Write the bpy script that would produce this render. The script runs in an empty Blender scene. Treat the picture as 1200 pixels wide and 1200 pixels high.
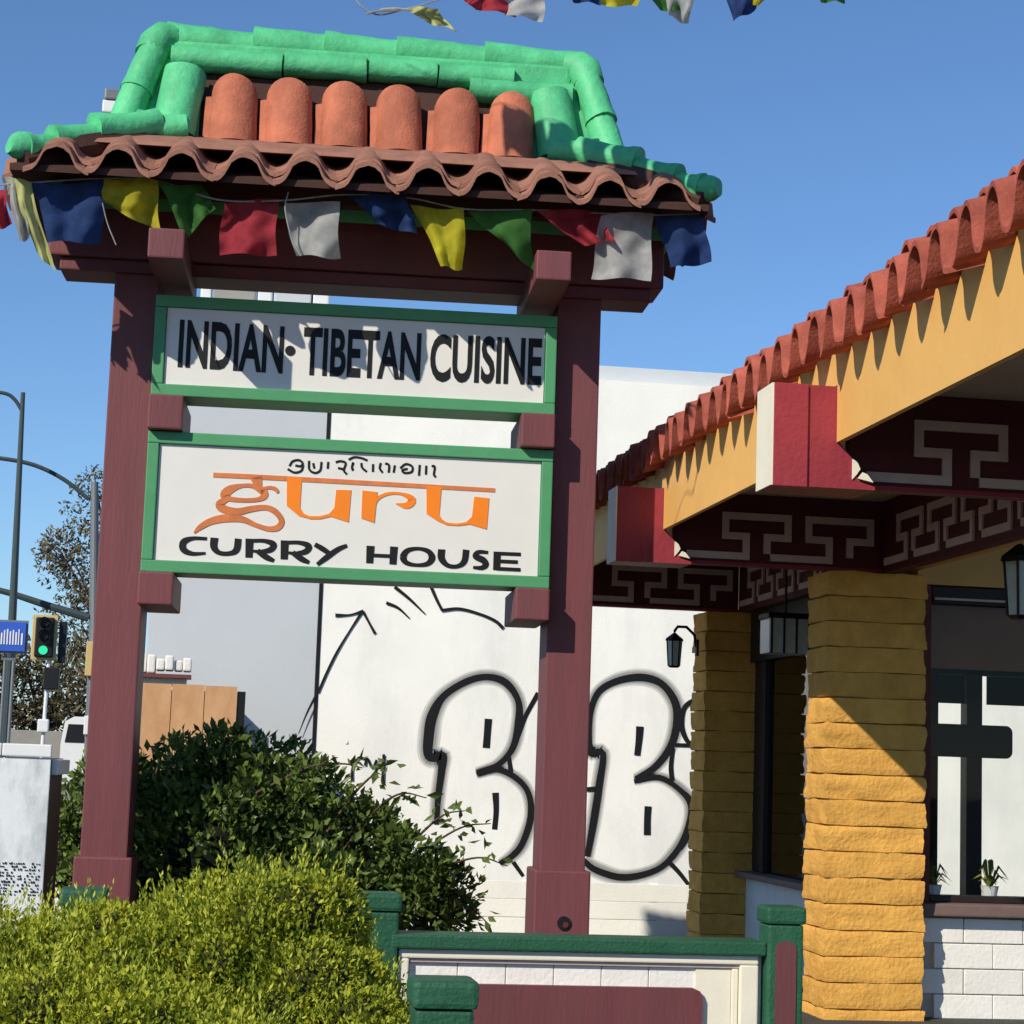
import bpy, bmesh, math, random
import numpy as np
from mathutils import Vector, Matrix, noise
random.seed(7); RNG = np.random.default_rng(7)
scene = bpy.context.scene
COL = scene.collection

# ------------------------------------------------------------------ camera
EYE = 1.6
F = 2350.0                                   # focal length in px of the 1200 px photograph
RIGHT = np.array([0.98805056, -0.15031086, 0.03409887])
UP = np.array([-0.05262946, -0.12108375, 0.99124612])
FWD = np.array([0.14486624, 0.98119589, 0.12754765])
CAMP = np.array([0.0, 0.0, EYE])
cd = bpy.data.cameras.new('camera'); cam = bpy.data.objects.new('camera', cd); COL.objects.link(cam)
cd.sensor_width = 36; cd.lens = 36 * F / 1200; cd.clip_start = .05; cd.clip_end = 3000
cam.matrix_world = Matrix(((RIGHT[0], UP[0], -FWD[0], 0), (RIGHT[1], UP[1], -FWD[1], 0), (RIGHT[2], UP[2], -FWD[2], EYE), (0, 0, 0, 1)))
scene.camera = cam

# ------------------------------------------------------------------ light
SUN_TO = Vector((-1.05, -1.0, .95)).normalized()
world = bpy.data.worlds.new('World'); scene.world = world; world.use_nodes = True
nt = world.node_tree; nt.nodes.clear()
sky = nt.nodes.new('ShaderNodeTexSky'); sky.sky_type = 'NISHITA'; sky.sun_disc = False
sky.sun_elevation = math.asin(SUN_TO.z); sky.sun_rotation = math.atan2(SUN_TO.x, SUN_TO.y)
sky.air_density = 1.0; sky.dust_density = .0; sky.ozone_density = 8.0; sky.altitude = 0
bg = nt.nodes.new('ShaderNodeBackground'); bg.inputs[1].default_value = .12
wo = nt.nodes.new('ShaderNodeOutputWorld')
nt.links.new(sky.outputs[0], bg.inputs[0]); nt.links.new(bg.outputs[0], wo.inputs[0])
sl = bpy.data.lights.new('sun', 'SUN'); sl.energy = 4.4; sl.angle = math.radians(.5); sl.color = (1, .93, .79)
so = bpy.data.objects.new('sun', sl); COL.objects.link(so); so.rotation_euler = SUN_TO.to_track_quat('Z', 'Y').to_euler()
scene.view_settings.view_transform = 'Standard'; scene.view_settings.look = 'None'
scene.view_settings.gamma = 1; scene.view_settings.exposure = .1; scene.view_settings.use_curve_mapping = False
scene.cycles.max_bounces = 8

# ------------------------------------------------------------------ helpers
def ray(px, py): return RIGHT * (px - 600) - UP * (py - 600) + FWD * F
def atY(px, py, Y):
    r = ray(px, py); return Vector(CAMP + r * (Y / r[1]))
TH = math.radians(3.2)
SD = np.array([math.sin(TH), math.cos(TH), 0]); SX = np.array([math.cos(TH), -math.sin(TH), 0])
SMID = np.array([0.7166, 11.0306, 0])
def S(px, py, off=0.0):                      # a photo point on the sign's plane, in the sign's own frame
    r = ray(px, py); p0 = SMID - SD * off
    q = CAMP + r * (((p0 - CAMP) @ SD) / (r @ SD)) - SMID
    return Vector((q @ SX, -off, q[2]))

def lin(c):
    return tuple(((v / 255) / 12.92 if v / 255 <= .04045 else ((v / 255 + .055) / 1.055) ** 2.4) for v in c)

def mat(name, rgb, rough=.7, var=.12, scale=6.0, bump=.15, bscale=60.0, spec=.35, dirt=None, dirt_amt=.0, metal=0.0, grain=None, perisl=0.0):
    m = bpy.data.materials.new(name); m.use_nodes = True
    n = m.node_tree.nodes; l = m.node_tree.links
    b = n['Principled BSDF']
    b.inputs['Roughness'].default_value = rough; b.inputs['Metallic'].default_value = metal
    b.inputs['Specular IOR Level'].default_value = spec
    tc = n.new('ShaderNodeTexCoord')
    mp = n.new('ShaderNodeMapping'); l.new(tc.outputs['Object'], mp.inputs[0])
    oi = n.new('ShaderNodeObjectInfo')
    off = n.new('ShaderNodeVectorMath'); off.operation = 'SCALE'; off.inputs[0].default_value = (37, 23, 51)
    l.new(oi.outputs['Random'], off.inputs['Scale']); l.new(off.outputs[0], mp.inputs['Location'])
    if grain: mp.inputs['Scale'].default_value = grain
    nz = n.new('ShaderNodeTexNoise'); nz.inputs['Scale'].default_value = scale; nz.inputs['Detail'].default_value = 6; nz.inputs['Roughness'].default_value = .62
    l.new(mp.outputs[0], nz.inputs['Vector'])
    c = lin(rgb)
    rp = n.new('ShaderNodeValToRGB'); e = rp.color_ramp.elements
    e[0].position = .28; e[1].position = .72
    e[0].color = tuple(max(0, v * (1 - var)) for v in c) + (1,); e[1].color = tuple(min(1, v * (1 + var)) for v in c) + (1,)
    l.new(nz.outputs['Fac'], rp.inputs[0]); out = rp.outputs[0]
    if dirt_amt:
        n2 = n.new('ShaderNodeTexNoise'); n2.inputs['Scale'].default_value = scale * .45; n2.inputs['Detail'].default_value = 9; n2.inputs['Roughness'].default_value = .7
        mp2 = n.new('ShaderNodeMapping'); mp2.inputs['Scale'].default_value = (1, 1, .35); mp2.inputs['Location'].default_value = (5, 9, 2)
        l.new(mp.outputs[0], mp2.inputs[0]); l.new(mp2.outputs[0], n2.inputs['Vector'])
        r2 = n.new('ShaderNodeValToRGB'); r2.color_ramp.elements[0].position = .45; r2.color_ramp.elements[1].position = .75
        r2.color_ramp.elements[0].color = (0, 0, 0, 1); r2.color_ramp.elements[1].color = (dirt_amt,) * 3 + (1,)
        l.new(n2.outputs['Fac'], r2.inputs[0])
        mx = n.new('ShaderNodeMixRGB'); mx.inputs[2].default_value = lin(dirt) + (1,)
        l.new(r2.outputs[0], mx.inputs[0]); l.new(out, mx.inputs[1]); out = mx.outputs[0]
    if perisl:
        g = n.new('ShaderNodeNewGeometry'); mr = n.new('ShaderNodeMapRange')
        mr.inputs[3].default_value = 1 - perisl; mr.inputs[4].default_value = 1 + perisl
        l.new(g.outputs['Random Per Island'], mr.inputs[0])
        h = n.new('ShaderNodeHueSaturation'); l.new(mr.outputs[0], h.inputs['Value']); l.new(out, h.inputs['Color']); out = h.outputs[0]
    hv = n.new('ShaderNodeHueSaturation'); mr = n.new('ShaderNodeMapRange'); mr.inputs[3].default_value = 1 - var * .6; mr.inputs[4].default_value = 1 + var * .6
    l.new(oi.outputs['Random'], mr.inputs[0]); l.new(mr.outputs[0], hv.inputs['Value']); l.new(out, hv.inputs['Color'])
    l.new(hv.outputs[0], b.inputs['Base Color'])
    if bump:
        n3 = n.new('ShaderNodeTexNoise'); n3.inputs['Scale'].default_value = bscale; n3.inputs['Detail'].default_value = 5
        l.new(mp.outputs[0], n3.inputs['Vector'])
        bp = n.new('ShaderNodeBump'); bp.inputs['Strength'].default_value = bump; bp.inputs['Distance'].default_value = .02
        l.new(n3.outputs['Fac'], bp.inputs['Height']); l.new(bp.outputs[0], b.inputs['Normal'])
    return m

def leafmat(name, c1, c2, trans=.35, rough=.45, scale=2.0, per=.25):
    m = bpy.data.materials.new(name); m.use_nodes = True
    n = m.node_tree.nodes; l = m.node_tree.links; b = n['Principled BSDF']; o = n['Material Output']
    tc = n.new('ShaderNodeTexCoord'); nz = n.new('ShaderNodeTexNoise'); nz.inputs['Scale'].default_value = scale; nz.inputs['Detail'].default_value = 4
    l.new(tc.outputs['Object'], nz.inputs['Vector'])
    g = n.new('ShaderNodeNewGeometry')
    ad = n.new('ShaderNodeMath'); ad.operation = 'MULTIPLY_ADD'; ad.inputs[1].default_value = .55
    l.new(g.outputs['Random Per Island'], ad.inputs[0]); l.new(nz.outputs['Fac'], ad.inputs[2])
    rp = n.new('ShaderNodeValToRGB'); rp.color_ramp.elements[0].position = .45; rp.color_ramp.elements[1].position = 1.0
    rp.color_ramp.elements[0].color = lin(c1) + (1,); rp.color_ramp.elements[1].color = lin(c2) + (1,)
    l.new(ad.outputs[0], rp.inputs[0]); l.new(rp.outputs[0], b.inputs['Base Color'])
    b.inputs['Roughness'].default_value = rough; b.inputs['Specular IOR Level'].default_value = .3
    t = n.new('ShaderNodeBsdfTranslucent'); l.new(rp.outputs[0], t.inputs[0])
    mx = n.new('ShaderNodeMixShader'); mx.inputs[0].default_value = trans
    l.new(b.outputs[0], mx.inputs[1]); l.new(t.outputs[0], mx.inputs[2]); l.new(mx.outputs[0], o.inputs[0])
    return m

def glassmat(name, tint=(.9, .95, .95), refl=1.0):
    m = bpy.data.materials.new(name); m.use_nodes = True
    n = m.node_tree.nodes; l = m.node_tree.links; o = n['Material Output']; n.remove(n['Principled BSDF'])
    gl = n.new('ShaderNodeBsdfGlossy'); gl.inputs['Roughness'].default_value = .02
    tr = n.new('ShaderNodeBsdfTransparent'); tr.inputs[0].default_value = tint + (1,)
    fr = n.new('ShaderNodeFresnel'); fr.inputs[0].default_value = 1.5
    ml = n.new('ShaderNodeMath'); ml.operation = 'MULTIPLY'; ml.inputs[1].default_value = refl; ml.use_clamp = True
    l.new(fr.outputs[0], ml.inputs[0])
    mx = n.new('ShaderNodeMixShader'); l.new(ml.outputs[0], mx.inputs[0]); l.new(tr.outputs[0], mx.inputs[1]); l.new(gl.outputs[0], mx.inputs[2])
    l.new(mx.outputs[0], o.inputs[0]); return m

def clothmat(name, rgb, trans=.4):
    m = bpy.data.materials.new(name); m.use_nodes = True
    n = m.node_tree.nodes; l = m.node_tree.links; b = n['Principled BSDF']; o = n['Material Output']
    tc = n.new('ShaderNodeTexCoord'); nz = n.new('ShaderNodeTexNoise'); nz.inputs['Scale'].default_value = 14; nz.inputs['Detail'].default_value = 5
    l.new(tc.outputs['Object'], nz.inputs['Vector'])
    c = lin(rgb); rp = n.new('ShaderNodeValToRGB'); rp.color_ramp.elements[0].position = .3; rp.color_ramp.elements[1].position = .75
    rp.color_ramp.elements[0].color = tuple(v * .72 for v in c) + (1,); rp.color_ramp.elements[1].color = tuple(min(1, v * 1.15) for v in c) + (1,)
    l.new(nz.outputs['Fac'], rp.inputs[0]); l.new(rp.outputs[0], b.inputs['Base Color']); b.inputs['Roughness'].default_value = .85
    b.inputs['Specular IOR Level'].default_value = .1
    wv = n.new('ShaderNodeTexNoise'); wv.inputs['Scale'].default_value = 300; l.new(tc.outputs['Object'], wv.inputs['Vector'])
    bp = n.new('ShaderNodeBump'); bp.inputs['Strength'].default_value = .2; bp.inputs['Distance'].default_value = .004
    l.new(wv.outputs['Fac'], bp.inputs['Height']); l.new(bp.outputs[0], b.inputs['Normal'])
    t = n.new('ShaderNodeBsdfTranslucent'); l.new(rp.outputs[0], t.inputs[0])
    mx = n.new('ShaderNodeMixShader'); mx.inputs[0].default_value = trans
    l.new(b.outputs[0], mx.inputs[1]); l.new(t.outputs[0], mx.inputs[2]); l.new(mx.outputs[0], o.inputs[0])
    return m

def emit(name, rgb, s):
    m = bpy.data.materials.new(name); m.use_nodes = True; b = m.node_tree.nodes['Principled BSDF']
    b.inputs['Base Color'].default_value = lin(rgb) + (1,); b.inputs['Emission Color'].default_value = lin(rgb) + (1,); b.inputs['Emission Strength'].default_value = s
    return m

class MB:
    """collects shapes, then links them as one mesh object"""
    def __init__(s): s.v = []; s.f = []
    def add(s, vs, fs):
        o = len(s.v); s.v += [tuple(v) for v in vs]; s.f += [tuple(i + o for i in f) for f in fs]; return s
    def box(s, x0, x1, y0, y1, z0, z1, c=.0):
        c = min(c, (x1 - x0) * .45, (y1 - y0) * .45, (z1 - z0) * .45)
        if c <= 0:
            vs = [(x, y, z) for x in (x0, x1) for y in (y0, y1) for z in (z0, z1)]
            return s.add(vs, [(0, 1, 3, 2), (4, 6, 7, 5), (0, 4, 5, 1), (2, 3, 7, 6), (0, 2, 6, 4), (1, 5, 7, 3)])
        bm = bmesh.new(); bmesh.ops.create_cube(bm, size=1)
        for v in bm.verts: v.co = Vector(((x0 + x1) / 2 + v.co.x * (x1 - x0), (y0 + y1) / 2 + v.co.y * (y1 - y0), (z0 + z1) / 2 + v.co.z * (z1 - z0)))
        bmesh.ops.bevel(bm, geom=bm.edges[:], offset=c, segments=2, affect='EDGES', profile=.6)
        bm.verts.index_update(); s.add([v.co[:] for v in bm.verts], [[v.index for v in f.verts] for f in bm.faces]); bm.free(); return s
    def tube(s, pts, rad, n=8, cap=True, squash=None):
        pts = [Vector(p) for p in pts]; k = len(pts)
        if not hasattr(rad, '__len__'): rad = [rad] * k
        rings = []; up = Vector((0, 0, 1))
        t0 = (pts[1] - pts[0]).normalized()
        if abs(t0.dot(up)) > .95: up = Vector((0, 1, 0))
        for i, p in enumerate(pts):
            t = (pts[min(i + 1, k - 1)] - pts[max(i - 1, 0)]).normalized()
            a = t.cross(up).normalized(); b = a.cross(t).normalized(); up = b
            rings.append([p + (a * math.cos(2 * math.pi * j / n) + b * math.sin(2 * math.pi * j / n)) * rad[i] for j in range(n)])
        vs = [v for r in rings for v in r]; fs = []
        for i in range(k - 1):
            for j in range(n): fs.append((i * n + j, i * n + (j + 1) % n, (i + 1) * n + (j + 1) % n, (i + 1) * n + j))
        if cap: fs.append(tuple(range(n - 1, -1, -1))); fs.append(tuple((k - 1) * n + j for j in range(n)))
        return s.add(vs, fs)
    def prism(s, poly, a, b, axis='y'):
        """poly (2D) extruded between a and b along axis; 2D maps to the other two axes in xyz order"""
        def P(p, t): return {'y': (p[0], t, p[1]), 'x': (t, p[0], p[1]), 'z': (p[0], p[1], t)}[axis]
        n = len(poly)
        s.add([P(p, a) for p in poly] + [P(p, b) for p in poly], [tuple(range(n)), tuple(range(2 * n - 1, n - 1, -1))] + [(i, (i + 1) % n, n + (i + 1) % n, n + i) for i in range(n)])
        return s
    def mesh(s, name, m=None, smooth=False):
        me = bpy.data.meshes.new(name); me.from_pydata(s.v, [], s.f); me.validate()
        bm = bmesh.new(); bm.from_mesh(me); bmesh.ops.recalc_face_normals(bm, faces=bm.faces[:])
        bm.to_mesh(me); bm.free()
        if smooth: me.shade_smooth(); 
        if smooth and smooth is not True: me.set_sharp_from_angle(angle=math.radians(smooth))
        if m: me.materials.append(m)
        return me
    def build(s, name, m, parent=None, smooth=False): return link(name, s.mesh(name, m, smooth), parent)

def link(name, me, parent=None):
    o = bpy.data.objects.new(name, me); COL.objects.link(o)
    if parent: o.parent = parent
    return o
def tag(o, label=None, cat=None, group=None, kind=None):
    if label: o['label'] = label
    if cat: o['category'] = cat
    if group: o['group'] = group
    if kind: o['kind'] = kind
    return o
def empty(name, loc=(0, 0, 0), rz=0):
    o = bpy.data.objects.new(name, None); COL.objects.link(o); o.location = loc; o.rotation_euler.z = rz; o.empty_display_size = .1; return o
def box(name, m, parent, *a, c=.0): return MB().box(*a, c=c).build(name, m, parent)
def copy_tree(o, parent=None):
    c = o.copy(); COL.objects.link(c); c.parent = parent
    for ch in list(o.children): copy_tree(ch, c)
    return c

def spline(pts, sub=6):
    """Catmull-Rom through points that are tuples (any dimension)"""
    P = [np.array(p, float) for p in pts]
    if len(P) < 3: return P
    closed = np.allclose(P[0][:2], P[-1][:2])
    out = []
    for i in range(len(P) - 1):
        p0 = P[i - 1] if i > 0 else (P[-2] if closed else 2 * P[0] - P[1])
        p3 = P[i + 2] if i + 2 < len(P) else (P[1] if closed else 2 * P[-1] - P[-2])
        for k in range(sub):
            t = k / sub; a, b = P[i], P[i + 1]
            out.append(.5 * ((2 * a) + (b - p0) * t + (2 * p0 - 5 * a + 4 * b - p3) * t * t + (3 * a - p0 - 3 * b + p3) * t ** 3))
    out.append(P[-1]); return out
def ribbon(mb, pts, w, depth, thick, conv, smooth=True, sub=5, flat_end=False):
    """2D stroke (photo points) of width w laid on a plane: conv(px,py,d) gives the 3D point; extruded by thick"""
    if not hasattr(w, '__len__'): w = [w] * len(pts)
    q = [(p[0], p[1], ww) for p, ww in zip(pts, w)]
    q = spline(q, sub) if smooth else [np.array(p, float) for p in q]
    n = len(q); L = []; R = []
    for i, p in enumerate(q):
        t = q[min(i + 1, n - 1)][:2] - q[max(i - 1, 0)][:2]; t /= (np.linalg.norm(t) + 1e-9)
        nn = np.array([-t[1], t[0]]); L.append(p[:2] + nn * p[2] / 2); R.append(p[:2] - nn * p[2] / 2)
    if not flat_end:
        def capp(c, a, b):   # rounded end from a round to b
            ang0 = math.atan2(*(a - c)[::-1]); r = np.linalg.norm(a - c)
            return [c + r * np.array([math.cos(ang0 + s), math.sin(ang0 + s)]) for s in ()]
    vs = [conv(*p, depth + thick) for p in L] + [conv(*p, depth + thick) for p in R] + [conv(*p, depth) for p in L] + [conv(*p, depth) for p in R]
    fs = []
    for i in range(n - 1):
        fs.append((i, i + 1, n + i + 1, n + i))
        fs.append((i, 2 * n + i, 2 * n + i + 1, i + 1)); fs.append((n + i, n + i + 1, 3 * n + i + 1, 3 * n + i))
    fs += [(0, n, 3 * n, 2 * n), (n - 1, 3 * n - 1, 4 * n - 1, 2 * n - 1)]
    mb.add(vs, fs)
def polyplate(mb, pts, depth, thick, conv):
    n = len(pts)
    mb.add([conv(*p, depth + thick) for p in pts] + [conv(*p, depth) for p in pts], [tuple(range(n))] + [(i, (i + 1) % n, n + (i + 1) % n, n + i) for i in range(n)])

# ------------------------------------------------------------------ materials
M = {}
M['maroon'] = mat('maroon_paint', (114, 62, 66), .6, .10, 9, .12, 60, grain=(1, 1, .14), dirt=(84, 62, 58), dirt_amt=.45)
M['maroon_dark'] = mat('dark_maroon_paint', (92, 34, 42), .6, .1, 6, .08, 90)
M['maroon_red'] = mat('red_maroon_paint', (150, 52, 62), .55, .08, 7, .2, 40)
M['green'] = mat('green_glazed_tile', (86, 188, 130), .55, .14, 8, .3, 30, .35, dirt=(44, 122, 82), dirt_amt=.6)
M['green_frame'] = mat('green_frame_paint', (78, 148, 100), .5, .07, 8, .06, 60)
M['green_dark'] = mat('dark_green_paint', (38, 88, 62), .55, .14, 10, .3, 60, dirt=(70, 110, 90), dirt_amt=.2)
M['terracotta'] = mat('terracotta_tile', (186, 110, 84), .8, .22, 8, .3, 60, .2, dirt=(122, 74, 60), dirt_amt=.65)
M['terra_brown'] = mat('weathered_brown_tile', (150, 106, 90), .85, .16, 8, .25, 70, .2, dirt=(96, 66, 56), dirt_amt=.5)
M['terra_red'] = mat('red_clay_tile', (170, 90, 74), .85, .3, 8, .25, 70, .2, dirt=(120, 64, 56), dirt_amt=.4)
M['deck'] = mat('dark_roof_deck', (70, 44, 38), .85, .15)
M['panel_white'] = mat('white_sign_face', (222, 219, 212), .4, .025, 5, .02, 60)
M['orange'] = mat('orange_letter', (238, 128, 24), .5, .05, 10, .02)
M['orange_worn'] = mat('faded_orange_letter', (206, 118, 66), .55, .16, 16, .02, dirt=(160, 96, 60), dirt_amt=.4)
M['black'] = mat('black_letter', (9, 9, 10), .6, .1, 10, .02)
M['spray'] = mat('black_spray_paint', (12, 12, 14), .7, .15, 10, .02)
M['spray_soft'] = mat('grey_overspray', (120, 120, 118), .8, .2, 10, .02)
M['yellow'] = mat('yellow_ochre_paint', (230, 178, 102), .6, .05, 4, .06, 60, dirt=(196, 140, 62), dirt_amt=.25)
M['ochre_block'] = mat('ochre_painted_block', (224, 168, 84), .9, .12, 9, .5, 38, .15, dirt=(176, 122, 56), dirt_amt=.4)
M['white_block'] = mat('white_painted_block', (236, 232, 226), .8, .05, 5, .2, 40, .2, dirt=(200, 194, 184), dirt_amt=.3)
M['white_wall'] = mat('white_stucco', (248, 245, 236), .9, .04, 1.3, .15, 45, .1, dirt=(206, 206, 202), dirt_amt=.75)
M['grey_wall'] = mat('grey_stucco', (196, 200, 203), .9, .04, .8, .1, 30, .1)
M['cream'] = mat('cream_paint', (234, 226, 206), .6, .05, 6, .05)
M['mauve'] = mat('mauve_grey_trim', (206, 184, 176), .65, .1, 12, .05)
M['soffit'] = mat('soffit_paint', (206, 180, 160), .8, .05, 3, .05)
M['mortar'] = mat('mortar', (150, 104, 46), .95, .15, 20, .4)
M['mortar_white'] = mat('white_mortar', (190, 186, 178), .95, .1, 20, .3)
M['dark_frame'] = mat('dark_window_frame', (40, 32, 30), .5, .1, 8, .05)
M['red_frame'] = mat('red_brown_frame', (104, 42, 34), .55, .1, 8, .05)
M['sill'] = mat('grey_brown_sill', (120, 98, 92), .7, .1, 8, .1)
M['interior'] = mat('dark_interior', (36, 31, 27), .9, .1, 3, 0)
M['iron'] = mat('black_iron', (20, 20, 22), .5, .1, 10, .1)
M['grey_metal'] = mat('grey_metal', (120, 124, 126), .5, .1, 8, .05, metal=.3)
M['steel_dark'] = mat('dark_green_steel', (62, 74, 74), .5, .1, 4, .05)
M['asphalt'] = mat('asphalt', (58, 58, 58), .95, .15, 3, .3, 80)
M['concrete'] = mat('concrete', (150, 146, 138), .9, .1, 4, .2, 60)
M['paving'] = mat('dark_paving', (66, 65, 63), .95, .15, 3, .3, 60)
M['soil'] = mat('soil', (78, 60, 44), .95, .2, 8, .4)
M['bark'] = mat('bark', (84, 66, 52), .9, .25, 14, .6, 40)
M['plywood'] = mat('tan_plywood', (206, 160, 118), .85, .06, 6, .1, 50, .1, dirt=(168, 112, 70), dirt_amt=.6)
M['white_plain'] = mat('white_enamel', (228, 228, 226), .5, .04, 6, .03)
M['cabinet'] = mat('stained_white_laminate', (226, 228, 228), .5, .06, 14, .05, 60, dirt=(128, 134, 140), dirt_amt=.9)
M['blue_sign'] = mat('blue_street_sign', (52, 92, 190), .4, .06, 6, 0)
M['sign_tan'] = mat('tan_backplate', (204, 176, 116), .5, .1, 6, 0)
M['glass'] = glassmat('window_glass', (.985, .99, .985), .25)
M['glass_dark'] = glassmat('tinted_window_glass', (.5, .53, .54), 1.3)
M['lamp_glass'] = mat('frosted_lamp_glass', (196, 204, 200), .25, .1, 20, 0)
M['hedge'] = leafmat('golden_hedge_leaf', (88, 110, 26), (182, 184, 54), .3, .6, 4.5)
M['hedge_tip'] = leafmat('pale_hedge_shoot', (116, 136, 34), (206, 208, 76), .4, .6, 4.0)
M['bush'] = leafmat('dark_green_leaf', (32, 50, 22), (116, 136, 64), .25, .35, 2.5)
M['tree'] = leafmat('olive_brown_leaf', (66, 62, 44), (128, 116, 84), .25, .6, .6)
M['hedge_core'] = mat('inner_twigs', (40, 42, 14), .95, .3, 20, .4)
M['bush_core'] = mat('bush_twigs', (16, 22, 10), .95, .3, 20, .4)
for k, c, t in (('flag_blue', (62, 86, 140), .62), ('flag_yellow', (228, 218, 70), .62), ('flag_green', (86, 142, 74), .62), ('flag_red', (196, 72, 84), .6), ('flag_white', (210, 210, 208), .6), ('flag_cream', (206, 206, 140), .4)):
    M[k] = clothmat(k + '_cloth', c, t)

# ------------------------------------------------------------------ the setting
g = MB().box(-700, 700, -200, 1200, -.4, 0).build('ground', M['asphalt']); tag(g, kind='structure')
p = MB().box(-9, 12, 5.2, 23.6, -.2, .1, c=.02).build('pavement', M['paving']); tag(p, kind='structure')

# ------------------------------------------------------------------ the sign: posts, beams, boards
SIGN_AT = (.788, 12.134, -.16)
sign = empty('pagoda_sign', SIGN_AT, -TH); sign.scale = (1.1,) * 3
tag(sign, 'tall maroon two-post sign with pagoda tile roof reading INDIAN TIBETAN CUISINE and guru CURRY HOUSE', 'sign')
for sx in (-1.228, 1.25):
    po = box('post', M['maroon'], sign, sx - .125, sx + .125, 0, .38, .02, 4.5, c=.008)
    q = box('post_base', M['maroon'], po, sx - .155, sx + .155, -.025, .405, .0, 1.065, c=.012)
mb = MB(); c0 = S(661, 1082, .03); mb.tube([(c0.x, -.026, c0.z), (c0.x, -.034, c0.z)], .038, 16); mb.build('conduit_hole', M['iron'], sign)
mb = MB(); mb.tube([(c0.x + .008, -.035, c0.z - .008), (c0.x + .008, -.041, c0.z - .008)], .016, 12); mb.build('conduit_plug', M['maroon_dark'], sign)
ub = box('cross_beam', M['maroon'], sign, -1.72, 1.72, -.06, .32, 4.335, 4.62, c=.012)
box('cross_beam', M['maroon'], sign, -1.655, 1.655, -.03, .27, 4.262, 4.333, c=.01)
for s in (-1, 1):
    x0, x1 = sorted((s * 1.113, s * .925))
    for name, z0, z1, y0, y1 in (('bracket', 4.185, 4.345, -.72, .36), ('bracket', 3.372, 3.562, -.185, .46), ('bracket', 2.415, 2.592, -.185, .46)):
        box(name, M['maroon'], sign, x0, x1, y0, y1, z0, z1, c=.01)
def board(z0, z1, y0=-.12, y1=.2):
    b = box('sign_board', M['green_frame'], sign, -1.107, 1.112, y0 + .03, y1, z0, z1, c=.004)
    fw = .062; fy = (y0, y0 + .0285)
    for a in ((-1.11, 1.115, fy[0], fy[1], z1 - fw, z1 + .003), (-1.11, 1.115, fy[0], fy[1], z0 - .003, z0 + fw), (-1.11, -1.11 + fw, fy[0] + .001, fy[1], z0 + fw + .001, z1 - fw - .001), (1.115 - fw, 1.115, fy[0] + .001, fy[1], z0 + fw + .001, z1 - fw - .001)):
        box('frame_rail', M['green_frame'], b, *a, c=.006)
    box('face_panel', M['panel_white'], b, -1.045, 1.05, y0 + .02, y0 + .031, z0 + fw + .002, z1 - fw - .002)
    return b
B1 = board(3.57, 4.125); B2 = board(2.60, 3.365)
PF = .10                                       # plane of the panel faces, ahead of the post fronts

# lettering, upper board
def text_part(txt, name, px0, px1, py0, py1, parent, weight=.012):
    cu = bpy.data.curves.new(name, 'FONT'); cu.body = txt; cu.size = 1; cu.offset = weight; cu.resolution_u = 4; cu.extrude = 0
    tmp = bpy.data.objects.new('tmp', cu); COL.objects.link(tmp)
    bpy.context.view_layer.update()
    me = bpy.data.meshes.new_from_object(tmp.evaluated_get(bpy.context.evaluated_depsgraph_get()))
    bpy.data.objects.remove(tmp); bpy.data.curves.remove(cu)
    xs = [v.co.x for v in me.vertices]; ys = [v.co.y for v in me.vertices]; ax, bx_, ay, by = min(xs), max(xs), min(ys), max(ys)
    A = S(px0[0], px0[1], PF); B = S(px1[0], px1[1], PF)      # bottom left, bottom right
    H = S(px0[0], py0, PF).z - A.z
    bm = bmesh.new(); bm.from_mesh(me)
    for v in bm.verts:
        u = (v.co.x - ax) / (bx_ - ax); w = (v.co.y - ay) / (by - ay)
        v.co = Vector((A.x + (B.x - A.x) * u, -PF - .004, (A.z * (1 - u) + B.z * u) + H * w))
    r = bmesh.ops.extrude_face_region(bm, geom=bm.faces[:])
    for v in [e for e in r['geom'] if isinstance(e, bmesh.types.BMVert)]: v.co.y += .0045
    bmesh.ops.recalc_face_normals(bm, faces=bm.faces[:]); bm.to_mesh(me); bm.free()
    me.materials.clear(); me.materials.append(M['black']); me.shade_flat()
    o = link(name, me, parent); return o
text_part('INDIAN', 'word', (208, 430), (331, 438), 374, 0, B1, .027)
text_part('TIBETAN', 'word', (354, 439), (492, 446), 383, 0, B1, .027)
text_part('CUISINE', 'word', (503, 447), (634, 452), 391, 0, B1, .027)
mb = MB(); c0 = S(340, 411, PF); mb.tube([(c0.x, -PF - .005, c0.z), (c0.x, -PF + .001, c0.z)], .028, 20); mb.build('dot', M['black'], B1)

# lettering, lower board
cnt = [0]
def SB(px, py, d): v = S(px, py, PF); return Vector((v.x, -PF - d, v.z))
def Z2(p): return [(170 + x / 4.8, 500 + y / 4.8) for x, y in p]
def Z3(p): return [(400 + x / 4.4444, 520 + y / 4.4444) for x, y in p]
def glyph(name, m, strokes=(), polys=()):
    mb = MB()
    for i, (pts, w, sm) in enumerate(strokes): ribbon(mb, pts, w, -.001, .0045 + .0004 * i, SB, sm)
    for i, pts in enumerate(polys): polyplate(mb, pts, -.001, .0048 + .0004 * (i + len(strokes)), SB)
    return mb.build(name, m, B2)
def w2(*a): return [x / 4.8 for x in a]
def w3(*a): return [x / 4.4444 for x in a]
glyph('head_bar', M['orange_worn'], [([(250, 556.5), (303, 559), (420, 565.5), (500, 570), (580, 574.5)], [5.4, 5.6, 5.4, 5, 4.6], True)])
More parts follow.
